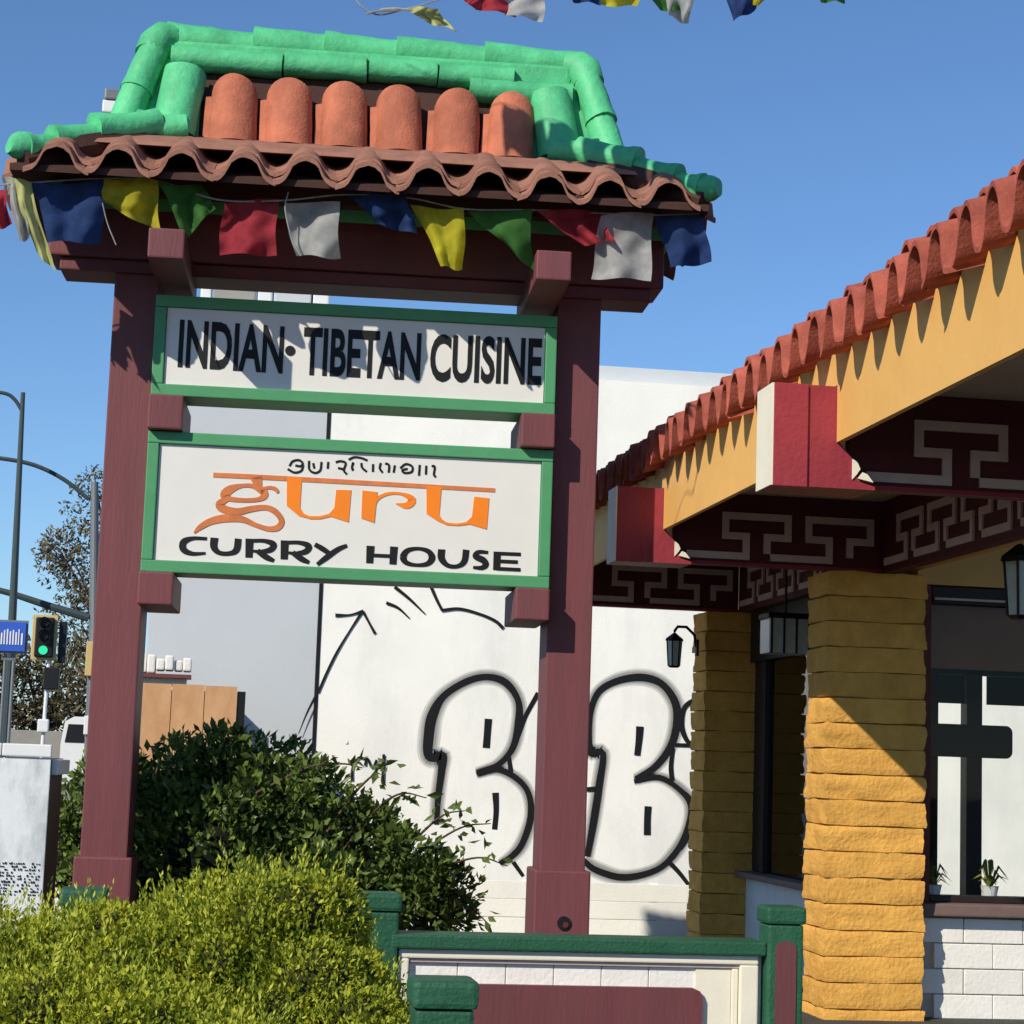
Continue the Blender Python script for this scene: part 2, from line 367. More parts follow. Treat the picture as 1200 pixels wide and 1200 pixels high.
glyph('letter', M['orange_worn'], [
    (Z2([(625, 285), (640, 335), (655, 360)]), w2(70, 40, 34), True),
    (Z2([(665, 372), (610, 335), (545, 332), (480, 352), (448, 385), (475, 405), (560, 414), (640, 408), (672, 385), (665, 350)]), w2(34, 26, 22, 46, 52, 30, 24, 26, 40, 36), True),
    (Z2([(480, 402), (430, 425), (424, 445), (450, 465), (520, 478), (600, 462), (680, 455), (735, 480), (768, 530), (745, 568), (690, 574), (620, 552), (545, 520), (450, 515), (370, 532), (310, 565), (275, 598)]), w2(14, 40, 54, 44, 40, 34, 30, 34, 32, 34, 28, 26, 36, 44, 38, 30, 10), True),
    (Z2([(655, 350), (700, 342), (735, 352), (748, 372)]), w2(14, 18, 22, 16), True)])
glyph('letter', M['orange'], polys=[Z2([(798, 283), (882, 288), (872, 455), (890, 488), (925, 503), (985, 503), (1035, 490), (1065, 455), (1075, 355), (1160, 357), (1145, 538), (1045, 506), (985, 520), (930, 520), (865, 502), (797, 445)])])
glyph('letter', M['orange'], [(Z3([(160, 352), (185, 290), (245, 260), (318, 262), (368, 292), (340, 322), (285, 312)]), w3(24, 20, 16, 16, 40, 34, 5), True)],
      [Z3([(110, 243), (188, 252), (180, 330), (172, 412), (104, 388)])])
glyph('letter', M['orange'], polys=[Z3([(443, 218), (522, 224), (510, 368), (522, 392), (550, 410), (600, 416), (650, 408), (680, 380), (692, 276), (770, 284), (757, 446), (668, 420), (610, 428), (550, 424), (500, 402), (444, 365)])])
BK = M['black']
glyph('letter', BK, [(Z2([(348, 630), (270, 628), (218, 648), (216, 690), (265, 714), (340, 712)]), w2(18, 22, 38, 38, 24, 14), True)])
glyph('letter', BK, [(Z2([(390, 625), (388, 678), (420, 710), (480, 712), (515, 690), (524, 630)]), w2(44, 40, 26, 26, 38, 38), True)])
def R_at(dx, dy): return [(Z2([(588 + dx, 630 + dy), (584 + dx, 736 + dy)]), w2(46, 40), False),
    (Z2([(585 + dx, 642 + dy), (670 + dx, 642 + dy), (722 + dx, 662 + dy), (705 + dx, 692 + dy), (650 + dx, 702 + dy), (600 + dx, 698 + dy)]), w2(20, 22, 36, 32, 20, 14), True),
    (Z2([(632 + dx, 698 + dy), (680 + dx, 732 + dy), (725 + dx, 754 + dy)]), w2(30, 34, 20), True)]
glyph('letter', BK, R_at(0, 0)); glyph('letter', BK, R_at(198, 10))
glyph('letter', BK, [(Z2([(955, 662), (1000, 688), (1040, 715)]), w2(26, 30, 26), True), (Z2([(1136, 668), (1085, 690), (1025, 732), (968, 776)]), w2(20, 28, 32, 22), True)])
glyph('letter', BK, [(Z3([(152, 532), (147, 622)]), w3(42, 36), False), (Z3([(274, 536), (268, 628)]), w3(40, 36), False), (Z3([(150, 580), (272, 586)]), w3(18, 18), False)])
glyph('letter', BK, [(Z3([(322, 590), (345, 556), (400, 546), (452, 560), (472, 594), (448, 625), (392, 632), (340, 620), (322, 590)]), w3(36, 26, 18, 26, 36, 26, 18, 26, 36), True)])
glyph('letter', BK, [(Z3([(522, 550), (522, 598), (555, 634), (605, 638), (640, 612), (650, 552)]), w3(38, 36, 24, 22, 32, 34), True)])
glyph('letter', BK, [(Z3([(764, 566), (715, 564), (698, 586), (738, 606), (752, 630), (730, 646), (686, 644)]), w3(16, 22, 30, 34, 32, 24, 14), True)])
glyph('letter', BK, [(Z3([(812, 562), (808, 658)]), w3(38, 36), False), (Z3([(812, 571), (934, 576)]), w3(18, 18), False), (Z3([(812, 611), (918, 616)]), w3(18, 18), False), (Z3([(808, 650), (932, 656)]), w3(18, 18), False)])
T = 11
scr = [Z2([(812, 222), (830, 195), (865, 188), (886, 205), (875, 222), (845, 218)]), Z2([(802, 238), (840, 258), (878, 248), (890, 215)]), Z2([(922, 192), (924, 240), (955, 260), (985, 245), (992, 198)]), Z2([(945, 205), (952, 235)]), Z2([(1030, 198), (1027, 236)]),
       Z2([(1072, 200), (1100, 194), (1128, 205), (1118, 245), (1135, 268)]), Z2([(1085, 232), (1118, 240)]), Z2([(1145, 186), (1175, 172), (1215, 176), (1250, 190)]), Z2([(1170, 200), (1166, 216)]), Z2([(1168, 234), (1167, 244)]),
       Z3([(62, 100), (55, 122), (60, 140)]), Z3([(104, 100), (108, 124), (132, 146)]), Z3([(165, 106), (164, 146)]), Z3([(205, 100), (200, 128), (215, 150)]), Z3([(228, 102), (248, 112), (246, 150)]), Z3([(278, 112), (272, 150)]),
       Z3([(306, 128), (335, 106), (368, 118), (366, 146), (330, 152), (318, 138), (345, 130)]), Z3([(408, 110), (404, 166)]), Z3([(442, 114), (440, 160)]), Z3([(470, 116), (486, 120), (482, 160), (492, 174)])]
for i, s_ in enumerate(scr): glyph('script_mark', BK, [(s_, [2.6] * len(s_), True)])

# ------------------------------------------------------------------ sign roof
roof = box('roof_deck', M['deck'], sign, -1.62, 1.62, -.36, .74, 4.625, 4.80)
YC = .19
def skirt(z0, z1, ex, ey, tx, ty, t):           # sloped deck under the lower tiles
    vs = []
    for z, x, y in ((z0, ex, ey), (z1, tx, ty)):
        for sx, sy in ((-1, -1), (1, -1), (1, 1), (-1, 1)): vs.append((sx * x, YC + sy * y, z))
    for z, x, y in ((z0 - t, ex, ey), (z1 - t, tx, ty)):
        for sx, sy in ((-1, -1), (1, -1), (1, 1), (-1, 1)): vs.append((sx * x, YC + sy * y, z))
    fs = []
    for i in range(4):
        j = (i + 1) % 4; fs += [(i, j, 4 + j, 4 + i), (8 + i, 12 + i, 12 + j, 8 + j), (i, 8 + i, 8 + j, j)]
    fs += [(4, 5, 6, 7), (12, 15, 14, 13)]
    return MB().add(vs, fs)
skirt(4.635, 4.91, 1.84, .94, 1.37, .37, .035).build('skirt_deck', M['deck'], sign)
# green under-eave boards
for y in (-.27, .63): box('eave_board', M['green_frame'], sign, -1.7, 1.7, y, y + .03, 4.56, 4.70, c=.004)
for s in (-1, 1):
    x0, x1 = sorted((s * 1.735, s * 1.705)); box('eave_board', M['green_frame'], sign, x0, x1, -.24, .63, 4.56, 4.70, c=.004)

def wave_tile(pitch, A, L, slope, th, n=14, flat=1.0, seed=0):
    """one S tile: wave across x (one pitch, bump in the middle), running up y by L at the given slope"""
    rnd = random.Random(seed); mb = MB(); top = []; bot = []
    for k, t in enumerate((0, .5, 1)):
        for i in range(n + 1):
            u = i / n - .5; c = math.cos(2 * math.pi * u)
            z = A * (abs(c) ** flat if c > 0 else -abs(c) ** (flat * 1.15))
            if k == 0: z += rnd.uniform(-.003, .003)
            top.append((u * pitch * 1.04, t * L * math.cos(slope), z + t * L * math.sin(slope))); 
            bot.append((u * pitch * 1.04, t * L * math.cos(slope), z + t * L * math.sin(slope) - th))
    m = n + 1; N = len(top); fs = []
    for k in range(2):
        for i in range(n):
            a = k * m + i; fs += [(a, a + 1, a + m + 1, a + m), (N + a, N + a + m, N + a + m + 1, N + a + 1)]
    for i in range(n): fs += [(i, N + i, N + i + 1, i + 1), (2 * m + i, 2 * m + i + 1, N + 2 * m + i + 1, N + 2 * m + i)]
    for k in range(2):
        a = k * m; fs += [(a, a + m, N + a + m, N + a), (a + n, N + a + n, N + a + m + n, a + m + n)]
    return mb.add(top + bot, fs)
SLP = math.atan2(.25, .56)
PITCH = .322
eave_me = [wave_tile(PITCH, .070, .42, SLP, .026, 20, .55, seed=i).mesh('eave_tile', M['terra_brown'], 50) for i in range(3)]
cover_me = [wave_tile(PITCH, .060, .46, SLP, .024, 20, .55, seed=i + 9).mesh('cover_tile', M['terra_brown'], 50) for i in range(3)]
def tile_run(n, cx, yfront, zfront, rot, cy, pitch=PITCH, lim=None):
    for i in range(n):
        u = (i - (n - 1) / 2) * pitch
        for me, dy, dz in ((random.choice(eave_me), 0, 0), (random.choice(cover_me), .07, .052)):
            o = link(me.name.split('.')[0], me, roof)
            if rot == 0: p = Vector((cx + u, yfront + dy, zfront + dz))
            elif rot == 2: p = Vector((cx - u, 2 * YC - yfront - dy, zfront + dz))
            else:
                s = -1 if rot == 3 else 1
                p = Vector((s * (cx - dy), cy + s * u, zfront + dz))
            o.location = p + Vector((random.uniform(-.004, .004), 0, random.uniform(-.006, .006)))
            o.rotation_euler = (random.uniform(-.02, .02), random.uniform(-.015, .015), {0: 0, 2: math.pi, 1: math.pi / 2, 3: -math.pi / 2}[rot] + random.uniform(-.02, .02))
tile_run(11, .01, -.79, 4.685, 0, 0)
tile_run(11, .01, -.79, 4.685, 2, 0)
tile_run(4, 1.93, 0, 4.715, 1, YC); tile_run(4, 1.93, 0, 4.715, 3, YC)

for s in (-1, 1):
    for f_ in (0, 1):
        def yq(y): return y if f_ == 0 else 2 * YC - y
        MB().add([(s * 1.36, yq(-.14), 5.0), (s * .93, yq(-.14), 5.0), (s * .93, yq(.03), 5.55), (s * 1.2, yq(.03), 5.62), (s * 1.36, yq(-.04), 5.0), (s * .93, yq(-.04), 5.0), (s * .93, yq(.13), 5.55), (s * 1.2, yq(.13), 5.62)],
                 [(0, 1, 2, 3), (4, 7, 6, 5), (0, 3, 7, 4), (1, 5, 6, 2), (0, 4, 5, 1), (3, 2, 6, 7)]).build('hip_infill', M['green'], roof)
for s in (-1, 1):
    def yb_(y): return y if s < 0 else 2 * YC - y
    prof = [(-.56, 4.835, 1.52), (-.54, 4.862, 1.50), (-.38, 4.945, 1.40), (-.10, 5.045, 1.28), (-.10, 4.94, 1.28), (-.46, 4.86, 1.50)]
    vs = [(x * e, yb_(y), z) for e in (-1, 1) for y, z, x in prof]
    MB().add(vs, [tuple(range(5, -1, -1)), tuple(range(6, 12))] + [(i, (i + 1) % 6, 6 + (i + 1) % 6, 6 + i) for i in range(6)]).build('mortar_band', M['terra_brown'], roof)
# upper storey of the roof: dark core, standing terracotta barrels, green caps
core = MB(); core.add([(-1.33, -.13, 4.95), (1.33, -.13, 4.95), (1.33, .51, 4.95), (-1.33, .51, 4.95), (-1.13, .03, 5.52), (1.13, .03, 5.52), (1.13, .35, 5.52), (-1.13, .35, 5.52)],
     [(0, 1, 5, 4), (1, 2, 6, 5), (2, 3, 7, 6), (3, 0, 4, 7), (4, 5, 6, 7)]); core.build('roof_core', M['deck'], sign)
def lump(mb, amp=.009, f=7.0):
    k = random.uniform(0, 50)
    mb.v = [tuple(Vector(v) + noise.noise_vector(Vector(v) * f + Vector((k, 0, 0))) * amp + noise.noise_vector(Vector(v) * 22 + Vector((0, k, 0))) * amp * .35) for v in mb.v]
LEAN = math.atan2(.15, .46)
def barrel(r, h, cut, flange=True, n=14, tilt=0):
    """standing half barrel: axis up, bulge to -y, domed top cut"""
    mb = MB(); fr = []; bk = []
    K = 4
    for k in range(K + 1):
        for i in range(n + 1):
            a = -math.pi / 2 + math.pi * i / n
            zt = h - cut * (1 - math.cos(a) ** .9)
            z = zt * k / K; rr = r * (1 - .04 * k / K)
            for lst, q in ((fr, rr), (bk, rr - .018)):
                lst.append((q * math.sin(a), -q * math.cos(a) * .9 + z * math.tan(LEAN), z))
    m = n + 1; N = len(fr); fs = []
    for k in range(K):
        for i in range(n):
            a = k * m + i; fs += [(a, a + 1, a + m + 1, a + m), (N + a, N + a + m, N + a + m + 1, N + a + 1)]
    for i in range(n): fs += [(i, N + i, N + i + 1, i + 1), (K * m + i, K * m + i + 1, N + K * m + i + 1, N + K * m + i)]
    for k in range(K):
        a = k * m; fs += [(a, a + m, N + a + m, N + a), (a + n, N + a + n, N + a + m + n, a + m + n)]
    mb.add(fr + bk, fs)
    if flange:
        x0 = -r - .028; h2 = h * .70
        mb.add([(x0, -.012, 0), (-r + .01, -.03, 0), (-r + .01, -.03 + h2 * math.tan(LEAN), h2), (x0, -.012 + h2 * math.tan(LEAN), h2),
                (x0, .02, 0), (-r + .01, .02, 0), (-r + .01, .02 + h2 * math.tan(LEAN), h2), (x0, .02 + h2 * math.tan(LEAN), h2)],
               [(0, 1, 2, 3), (7, 6, 5, 4), (0, 3, 7, 4), (3, 2, 6, 7), (0, 4, 5, 1), (1, 5, 6, 2)])
    return mb
bar_me = []
for i in range(4): q_ = barrel(.135, .42, .13); lump(q_, .005); bar_me.append(q_.mesh('barrel_tile', M['terracotta'], 45))
q_ = barrel(.125, .43, .04, False, 18); lump(q_, .010); grn_me = q_.mesh('green_barrel_tile', M['green'], 45)
for side in (0, 1):
    for x in (-.737, -.430, -.124, .186, .500, .808):
        o = link('barrel_tile', random.choice(bar_me), roof); o.location = (x if side == 0 else -x, -.17 if side == 0 else 2 * YC + .17, 4.985)
        o.rotation_euler.z = (0 if side == 0 else math.pi) + random.uniform(-.05, .05); o.rotation_euler.y = random.uniform(-.02, .02)
    for x in (-1.07, 1.09):
        o = link('green_barrel_tile', grn_me, roof); o.location = (x, -.17 if side == 0 else 2 * YC + .17, 5.03); o.rotation_euler.z = 0 if side == 0 else math.pi
        o.rotation_euler.y = (.12 if x < 0 else -.12) * (1 if side == 0 else -1)
def tube_tile(a, b, r0, r1, n=16, bulge=0, name='ridge_tile', flare=None):
    a = Vector(a); b = Vector(b); K = 9; pts = []; rs = []
    for i in range(K + 1):
        t = i / K; p = a.lerp(b, t); p.z += bulge * math.sin(math.pi * t)
        pts.append(p); rs.append(r0 + (r1 - r0) * t)
    rs[-1] += .006; rs[-2] += .005
    mb = MB(); mb.tube(pts, rs, n); lump(mb); o = mb.build(name, M['green'], roof, 45)
    return o
# top ridge, five overlapping rolls
ZR = 5.655
for a, b, dz in ((-1.15, -.60, 0), (-.66, -.20, .014), (-.26, .22, .012), (.15, .74, .010), (.66, 1.20, .012)):
    tube_tile((a, .10, ZR + dz), (b, .10, ZR + dz - .012), .106, .086, n=11)
# second row along the front (and the back)
for yy in (-.015, .40):
    for a, b, z in ((-1.11, -.49, 5.515), (-.478, -.012, 5.522), (.0, .385, 5.530), (.397, .83, 5.520), (.575, 1.165, 5.44 if yy < 0 else 5.5)):
        tube_tile((a, yy - (.012 if z < 5.5 else 0), z), (b, yy - (.012 if z < 5.5 else 0), z - .006), .075, .067, n=11)
box('ridge_bed', M['green'], roof, -1.13, 1.16, .0, .38, 5.50, 5.63, c=.02)
# rounded ridge ends and falling hips
for s in (-1, 1):
    cx = .02
    mb = MB(); mb.tube([(cx + s * 1.13, .09, ZR), (cx + s * 1.19, .07, ZR - .005), (cx + s * 1.225, .04, ZR - .05), (cx + s * 1.245, .0, ZR - .13)], [.098, .104, .104, .09], 16); lump(mb, .014)
    mb.build('ridge_elbow', M['green'], roof, 45)
    for sy in (-1, 1):
        def yy(y): return y if sy < 0 else 2 * YC - y
        tube_tile((cx + s * 1.235, yy(.0), ZR - .10), (cx + s * 1.31, yy(-.08), 5.28), .082, .092, name='hip_tile')
        tube_tile((cx + s * 1.30, yy(-.07), 5.32), (cx + s * 1.37, yy(-.15), 5.02), .086, .095, name='hip_tile')
        mb = MB(); mb.tube([(cx + s * 1.25, yy(-.30), 4.93), (cx + s * 1.55, yy(-.52), 4.80), (cx + s * 1.80, yy(-.72), 4.66)], [.10, .09, .06], 8); mb.build('hip_bed', M['deck'], roof)
        # lower hip sweeping out to the eave corner
        P = [(1.00, -.26, 5.045), (1.28, -.27, 5.035), (1.50, -.37, 4.965), (1.72, -.48, 4.895), (1.90, -.57, 4.86)]
        R = [.07, .082, .078, .075, .07]
        for i in range(3):
            a, b = P[i + 1], P[i + 2 if i + 2 < len(P) else -1]
        for a, b, r in ((P[0], P[1], .066), ((1.16, -.28, 5.05), (1.48, -.45, 4.93), .078), ((1.40, -.40, 4.94), (1.68, -.60, 4.81), .07), ((1.62, -.55, 4.815), (1.80, -.70, 4.735), .066)):
            tube_tile((cx + s * a[0], yy(a[1]), a[2]), (cx + s * b[0], yy(b[1]), b[2]), r, r + .012, bulge=-.012, name='hip_tile')
        mb = MB(); mb.tube([(cx + s * 1.79, yy(-.69), 4.74), (cx + s * 1.84, yy(-.725), 4.735), (cx + s * 1.868, yy(-.745), 4.737)], [.076, .07, .05], 14); lump(mb, .012); mb.build('hip_end', M['green'], roof, 45)

# ------------------------------------------------------------------ prayer flags
def flag_patch(quad, conv, m, parent, seed, amp=.02, n=9, dep=0.0, skew=0.0):
    rnd = random.Random(seed); ph = rnd.uniform(0, 6); f = rnd.uniform(1.0, 1.8); ph2 = rnd.uniform(0, 6)
    q = [np.array(p, float) for p in quad]; vs = []; fs = []
    for j in range(n + 1):
        for i in range(n + 1):
            u, v = i / n, j / n
            p = (q[0] * (1 - u) + q[1] * u) * (1 - v) + (q[3] * (1 - u) + q[2] * u) * v
            p = p + np.array([0, 2.0 * math.sin(3.1 * u * f + ph) * (1 - v) + 1.6 * math.sin(7 * u + ph2) * v])
            p[0] += 1.5 * math.sin(6 * v + ph) 
            d = dep + .35 * amp * math.sin(9 * u + 7 * v * f + ph2) * math.sin(6 * v + ph) + amp * (math.sin(2 * math.pi * f * u + ph + 2.2 * v) * (.3 + .7 * v) + .6 * math.sin(5 * v + 2.5 * u + ph2)) + skew * v
            vs.append(conv(p[0], p[1], d))
    for j in range(n):
        for i in range(n): a = j * (n + 1) + i; fs.append((a, a + 1, a + n + 2, a + n + 1))
    o = MB().add(vs, fs).build('flag', m, parent, True); return o
fl = empty('prayer_flag_string', SIGN_AT, -TH); fl.scale = (1.1,) * 3
tag(fl, 'string of coloured prayer flags hung along the eave of the sign roof', 'flags')
def CE(px, py, d): return S(px, py, .64 + d)
FL = [('blue', [(36, 216), (123, 211), (119, 285), (58, 283)]), ('yellow', [(120, 208), (184, 212), (188, 273), (121, 238)]), ('green', [(184, 212), (236, 219), (254, 243), (218, 280)]),
      ('red', [(262, 236), (326, 234), (323, 299), (256, 298)]), ('white', [(332, 236), (397, 238), (398, 303), (346, 299)]), ('blue', [(408, 228), (476, 225), (489, 275), (442, 263)]),
      ('yellow', [(482, 242), (545, 244), (543, 317), (518, 312)]), ('green', [(547, 246), (622, 247), (625, 319), (590, 286)]), ('red', [(626, 244), (706, 249), (720, 281), (684, 287)]),
      ('white', [(704, 252), (766, 249), (762, 328), (692, 326)]), ('blue', [(767, 254), (824, 249), (834, 308), (786, 314)]),
      ('cream', [(8, 210), (36, 212), (64, 319), (42, 296)]), ('white', [(2, 208), (24, 210), (34, 280), (22, 284)]), ('red', [(-24, 232), (6, 222), (13, 264), (-10, 270)]), ('blue', [(-90, 225), (-30, 228), (-28, 290), (-86, 288)])]
for i, (c, q) in enumerate(FL): flag_patch(q, CE, M['flag_' + c], fl, i, amp=.038, dep=.0, n=14)
pts = spline([(-160, 222), (-60, 226), (6, 216), (38, 214), (122, 209), (185, 212), (255, 234), (330, 235), (405, 228), (480, 232), (545, 245), (625, 246), (705, 250), (766, 252), (828, 250)], 5)
mb = MB(); mb.tube([CE(p[0], p[1], -.004) for p in pts], .0045, 6); mb.build('cord', M['flag_white'], fl)
mb = MB()
for a in ([(120, 238), (126, 262), (136, 287)], [(338, 225), (334, 245), (342, 280), (352, 300)]):
    mb.tube([CE(p[0], p[1], .035) for p in spline(a, 5)], .0035, 5); mb.build('loose_thread', M['flag_white'], fl); mb = MB()

f2 = empty('prayer_flag_string', (0, 0, 0))
tag(f2, 'string of prayer flags crossing the sky at the top edge of the picture, plus an added unseen row above shading the sign roof', 'flags')
def CT(px, py, d): return atY(px, py, 9.6 - d)
FT = [('cream', [(478, 10), (512, 8), (535, 37), (500, 26)]), ('red', [(540, -6), (590, -12), (604, 19), (556, 10)]), ('white', [(588, -10), (640, -14), (636, 25), (592, 16)]),
      ('blue', [(664, -36), (712, -38), (704, 5), (672, 2)]), ('yellow', [(716, -34), (764, -34), (745, 8), (700, 6)]), ('green', [(748, -30), (800, -34), (806, 15), (772, 11)]), ('white', [(770, -32), (818, -34), (808, 29), (786, 20)]),
      ('blue', [(846, -30), (900, -34), (884, 12), (858, 24)]), ('yellow', [(872, -32), (920, -36), (896, 2), (880, 8)]), ('green', [(952, -40), (1000, -42), (990, 3), (962, 2)])]
for i, (c, q) in enumerate(FT): flag_patch(q, CT, M['flag_' + c], f2, 40 + i, amp=.045, n=14)
pts = spline([(300, -70), (380, -40), (432, 14), (478, 10), (540, -6), (640, -14), (760, -34), (900, -34), (1050, -60), (1250, -130)], 5)
mb = MB(); mb.tube([CT(p[0], p[1], .0) for p in pts], .004, 6); mb.build('cord', M['flag_white'], f2)
def CU(px, py, d): return atY(px, py, 10.0 - d)  # added flag row above the view, placed to shade the sign roof's right end
for i, (c, q) in enumerate((('red', [(225, -440), (290, -405), (300, -320), (240, -350)]), ('white', [(296, -404), (360, -368), (366, -280), (300, -322)]), ('blue', [(366, -360), (430, -312), (440, -228), (380, -268)]), ('yellow', [(436, -312), (500, -262), (520, -170), (450, -214)]), ('green', [(508, -258), (580, -210), (590, -130), (530, -160)]), ('red', [(588, -206), (650, -168), (660, -90), (600, -120)]))): flag_patch(q, CU, M['flag_' + c], f2, 70 + i, amp=.03)
mb = MB(); mb.tube([CU(p[0], p[1], 0) for p in spline([(60, -540), (225, -442), (360, -368), (500, -262), (650, -168), (900, -60), (1250, -20)], 5)], .004, 6); mb.build('cord', M['flag_white'], f2)  # cord of the added unseen row
mb = MB(); mb.tube([CT(p[0], p[1], .01) for p in spline([(430, 16), (448, 12), (470, 11), (482, 12)], 5)], [.006] * 5 + [.011] * 5 + [.007] * 6, 6); mb.build('tassel', M['flag_white'], f2)

# ------------------------------------------------------------------ restaurant
rest = empty('restaurant_building', (4.5, 12.5, 0))
tag(rest, 'restaurant with red tile eave, yellow fascia, maroon fretwork frieze and ochre block pillars', 'building')
IM = Matrix.Translation((-4.5, -12.5, 0))
def R(o):                                       # world-space mesh under the restaurant's Empty
    o.location = Vector((-4.5, -12.5, 0)) + o.location; return o
def rbox(name, m, parent, *a, c=.0):
    o = MB().box(*a, c=c).build(name, m, parent)
    if parent is rest: R(o)
    return o
BAYS = [5.3, 8.9, 12.5, 16.1]
Y0, Y1 = 3.5, 16.75
# roof slab and clay eave tiles
rs = MB().prism([(2.87, 3.70), (2.87, 3.60), (9.4, 5.7), (9.4, 5.8)], Y0, Y1, 'y').build('roof', M['deck'], rest); R(rs)
RS = math.radians(18)
rt_me = [wave_tile(.272, .105, .5, RS, .022, 18, .55, seed=i).mesh('roof_tile', M['terra_red'], 50) for i in range(4)]
y = 5.6
while y < 16.8:
    o = link('roof_tile', random.choice(rt_me), rs)
    o.location = (2.69 + random.uniform(-.012, .012), y, 3.655 + random.uniform(-.012, .012))
    o.rotation_euler = (random.uniform(-.03, .03), random.uniform(-.06, .06), -math.pi / 2 + random.uniform(-.05, .05))
    o2 = link('roof_tile', random.choice(rt_me), rs)
    o2.location = (2.765 + random.uniform(-.015, .015), y + random.uniform(-.01, .01), 3.725 + random.uniform(-.012, .012)); o2.scale = (.98, 1, .92)
    o2.rotation_euler = (random.uniform(-.03, .03), random.uniform(-.05, .05), -math.pi / 2 + random.uniform(-.05, .05))
    y += .272
# fascia between the beam ends, soffit
def bay_ranges():
    for a, b in zip(BAYS[:-1], BAYS[1:]): yield a + .30, b
for a, b in bay_ranges():
    f = rbox('fascia', M['yellow'], rest, 2.83, 2.86, a + .002, b - .002, 3.165, 3.74)
    rbox('soffit', M['soffit'], rest, 2.862, 4.45, a - .298, b - .002, 3.44, 3.47)
rbox('fascia', M['yellow'], rest, 2.83, 2.86, 16.402, 16.75, 3.165, 3.74)
for yb in BAYS[1:]: rbox('fascia_filler', M['yellow'], rest, 2.83, 2.86, yb - .0015, yb + .3015, 3.436, 3.74)
rbox('soffit', M['soffit'], rest, 2.862, 4.45, 16.1, 16.75, 3.44, 3.47)
# beam ends: cream tip face, maroon cheeks with ornamental cut at the heel
for yb in BAYS:
    be = rbox('beam_end', M['maroon_red'], rest, 2.525, 2.69, yb - .01, yb + .25, 2.945, 3.43, c=.004)
    MB().box(2.515, 2.5245, yb - .008, yb + .248, 2.948, 3.428).build('tip_face', M['cream'], be)
    for q_ in ([(2.908, 3.09), (2.930, 3.08), (2.946, 3.045), (2.93, 3.02), (2.908, 2.995)], [(2.935, 3.0), (2.958, 3.03), (2.98, 3.022), (3.01, 2.985)]): MB().prism(q_, yb - .004, yb + .03, 'y').build('scroll_tip', M['cream'], be)
    MB().prism([(2.692, 2.95), (3.02, 2.95), (3.02, 2.965), (2.95, 2.985), (2.93, 3.01), (2.905, 3.10), (2.845, 3.165), (2.845, 3.43), (2.692, 3.43)], yb + .004, yb + .296, 'y').build('heel', M['maroon_red'], be)
# fretwork friezes
def meander(P, H, w, th, n=1):
    mb = MB(); seq = [(0, 0), (.75, 0), (.75, .5), (.5, .5), (.5, 1), (1.25, 1), (1.25, .5), (1, .5), (1, 0)]
    pts = [(a * P, b * H) for a, b in seq]; h = w / 2
    for i, ((x0, z0), (x1, z1)) in enumerate(zip(pts[:-1], pts[1:])):
        a, b = sorted((x0, x1)); c, d = sorted((z0, z1))
        if a == b: mb.box(a - h, a + h, -th, 0, c + h, d - h)          # uprights butt against the level strips
        else:
            l = a - h; r_ = b + h
            if i == 0: l = a - h + w
            mb.box(l, r_, -th - .0015, 0, c - h, d + h)
    return mb
fr_me = meander(.56, .262, .046, .014).mesh('fret_strip', M['mauve'])
def frieze(kind, fixed, a, b):
    """board carrying raised meander strips; kind 'x' runs along X facing -Y, 'y' runs along Y facing -X"""
    if kind == 'x': bo = rbox('frieze', M['maroon_dark'], rest, a, b, fixed, fixed + .06, 2.965, 3.435)
    else: bo = rbox('frieze', M['maroon_dark'], rest, fixed, fixed + .08, a, b, 2.962, 3.435)
    if kind == 'x':
        MB().box(a, b, fixed - .02, fixed - .001, 2.966, 2.988).build('lower_trim', M['maroon_red'], bo)
    n = int((b - a - .15) / .56); s0 = .06
    for k in range(n):
        o = link('fret_strip', fr_me, bo)
        if kind == 'x': o.location = (a + s0 + k * .56, fixed - .001, 3.03)
        else: o.location = (fixed - .001, b - s0 - k * .56, 3.03); o.rotation_euler.z = -math.pi / 2
for yb in BAYS[1:]: frieze('x', yb + .12, 2.93, 4.3285)
for a, b in ((BAYS[0], BAYS[1]), (BAYS[1], BAYS[2]), (BAYS[2], BAYS[3])): frieze('y', 4.33, a + .19, b + .11)
rbox('beam', M['yellow'], rest, 4.412, 4.6, 5.3, 12.9, 3.0, 3.435)
rbox('beam', M['yellow'], rest, 4.412, 4.6, 12.96, 16.7, 3.0, 3.435)
# pillars of split-face block
def rough_block(w, d, h, seed):
    bm = bmesh.new(); bmesh.ops.create_cube(bm, size=1)
    bmesh.ops.subdivide_edges(bm, edges=bm.edges[:], cuts=7, use_grid_fill=True)
    for v in bm.verts:
        p = Vector((v.co.x * w, v.co.y * d, v.co.z * h))
        ez = abs(v.co.z) * 2; ex = abs(v.co.x) * 2; ey = abs(v.co.y) * 2
        nv = noise.fractal(p * 9 + Vector((seed * 7.3, seed * 3.1, 0)), 1, 2, 4)
        rnd = .005 * (ez ** 10)
        out = Vector((math.copysign(1, v.co.x) if ex > .99 else 0, math.copysign(1, v.co.y) if ey > .99 else 0, 0))
        p += out * (nv * .015 - rnd + .003)
        if ez > .99: p.z += noise.noise(p * 6 + Vector((seed, 0, 0))) * .008
        v.co = p
    bm.normal_update(); me = bpy.data.meshes.new('block'); bm.to_mesh(me); bm.free(); me.shade_smooth(); me.set_sharp_from_angle(angle=math.radians(28)); me.materials.append(M['ochre_block']); return me
CH = .1645
blk = [rough_block(.66, .45, CH - .008, i) for i in range(5)]
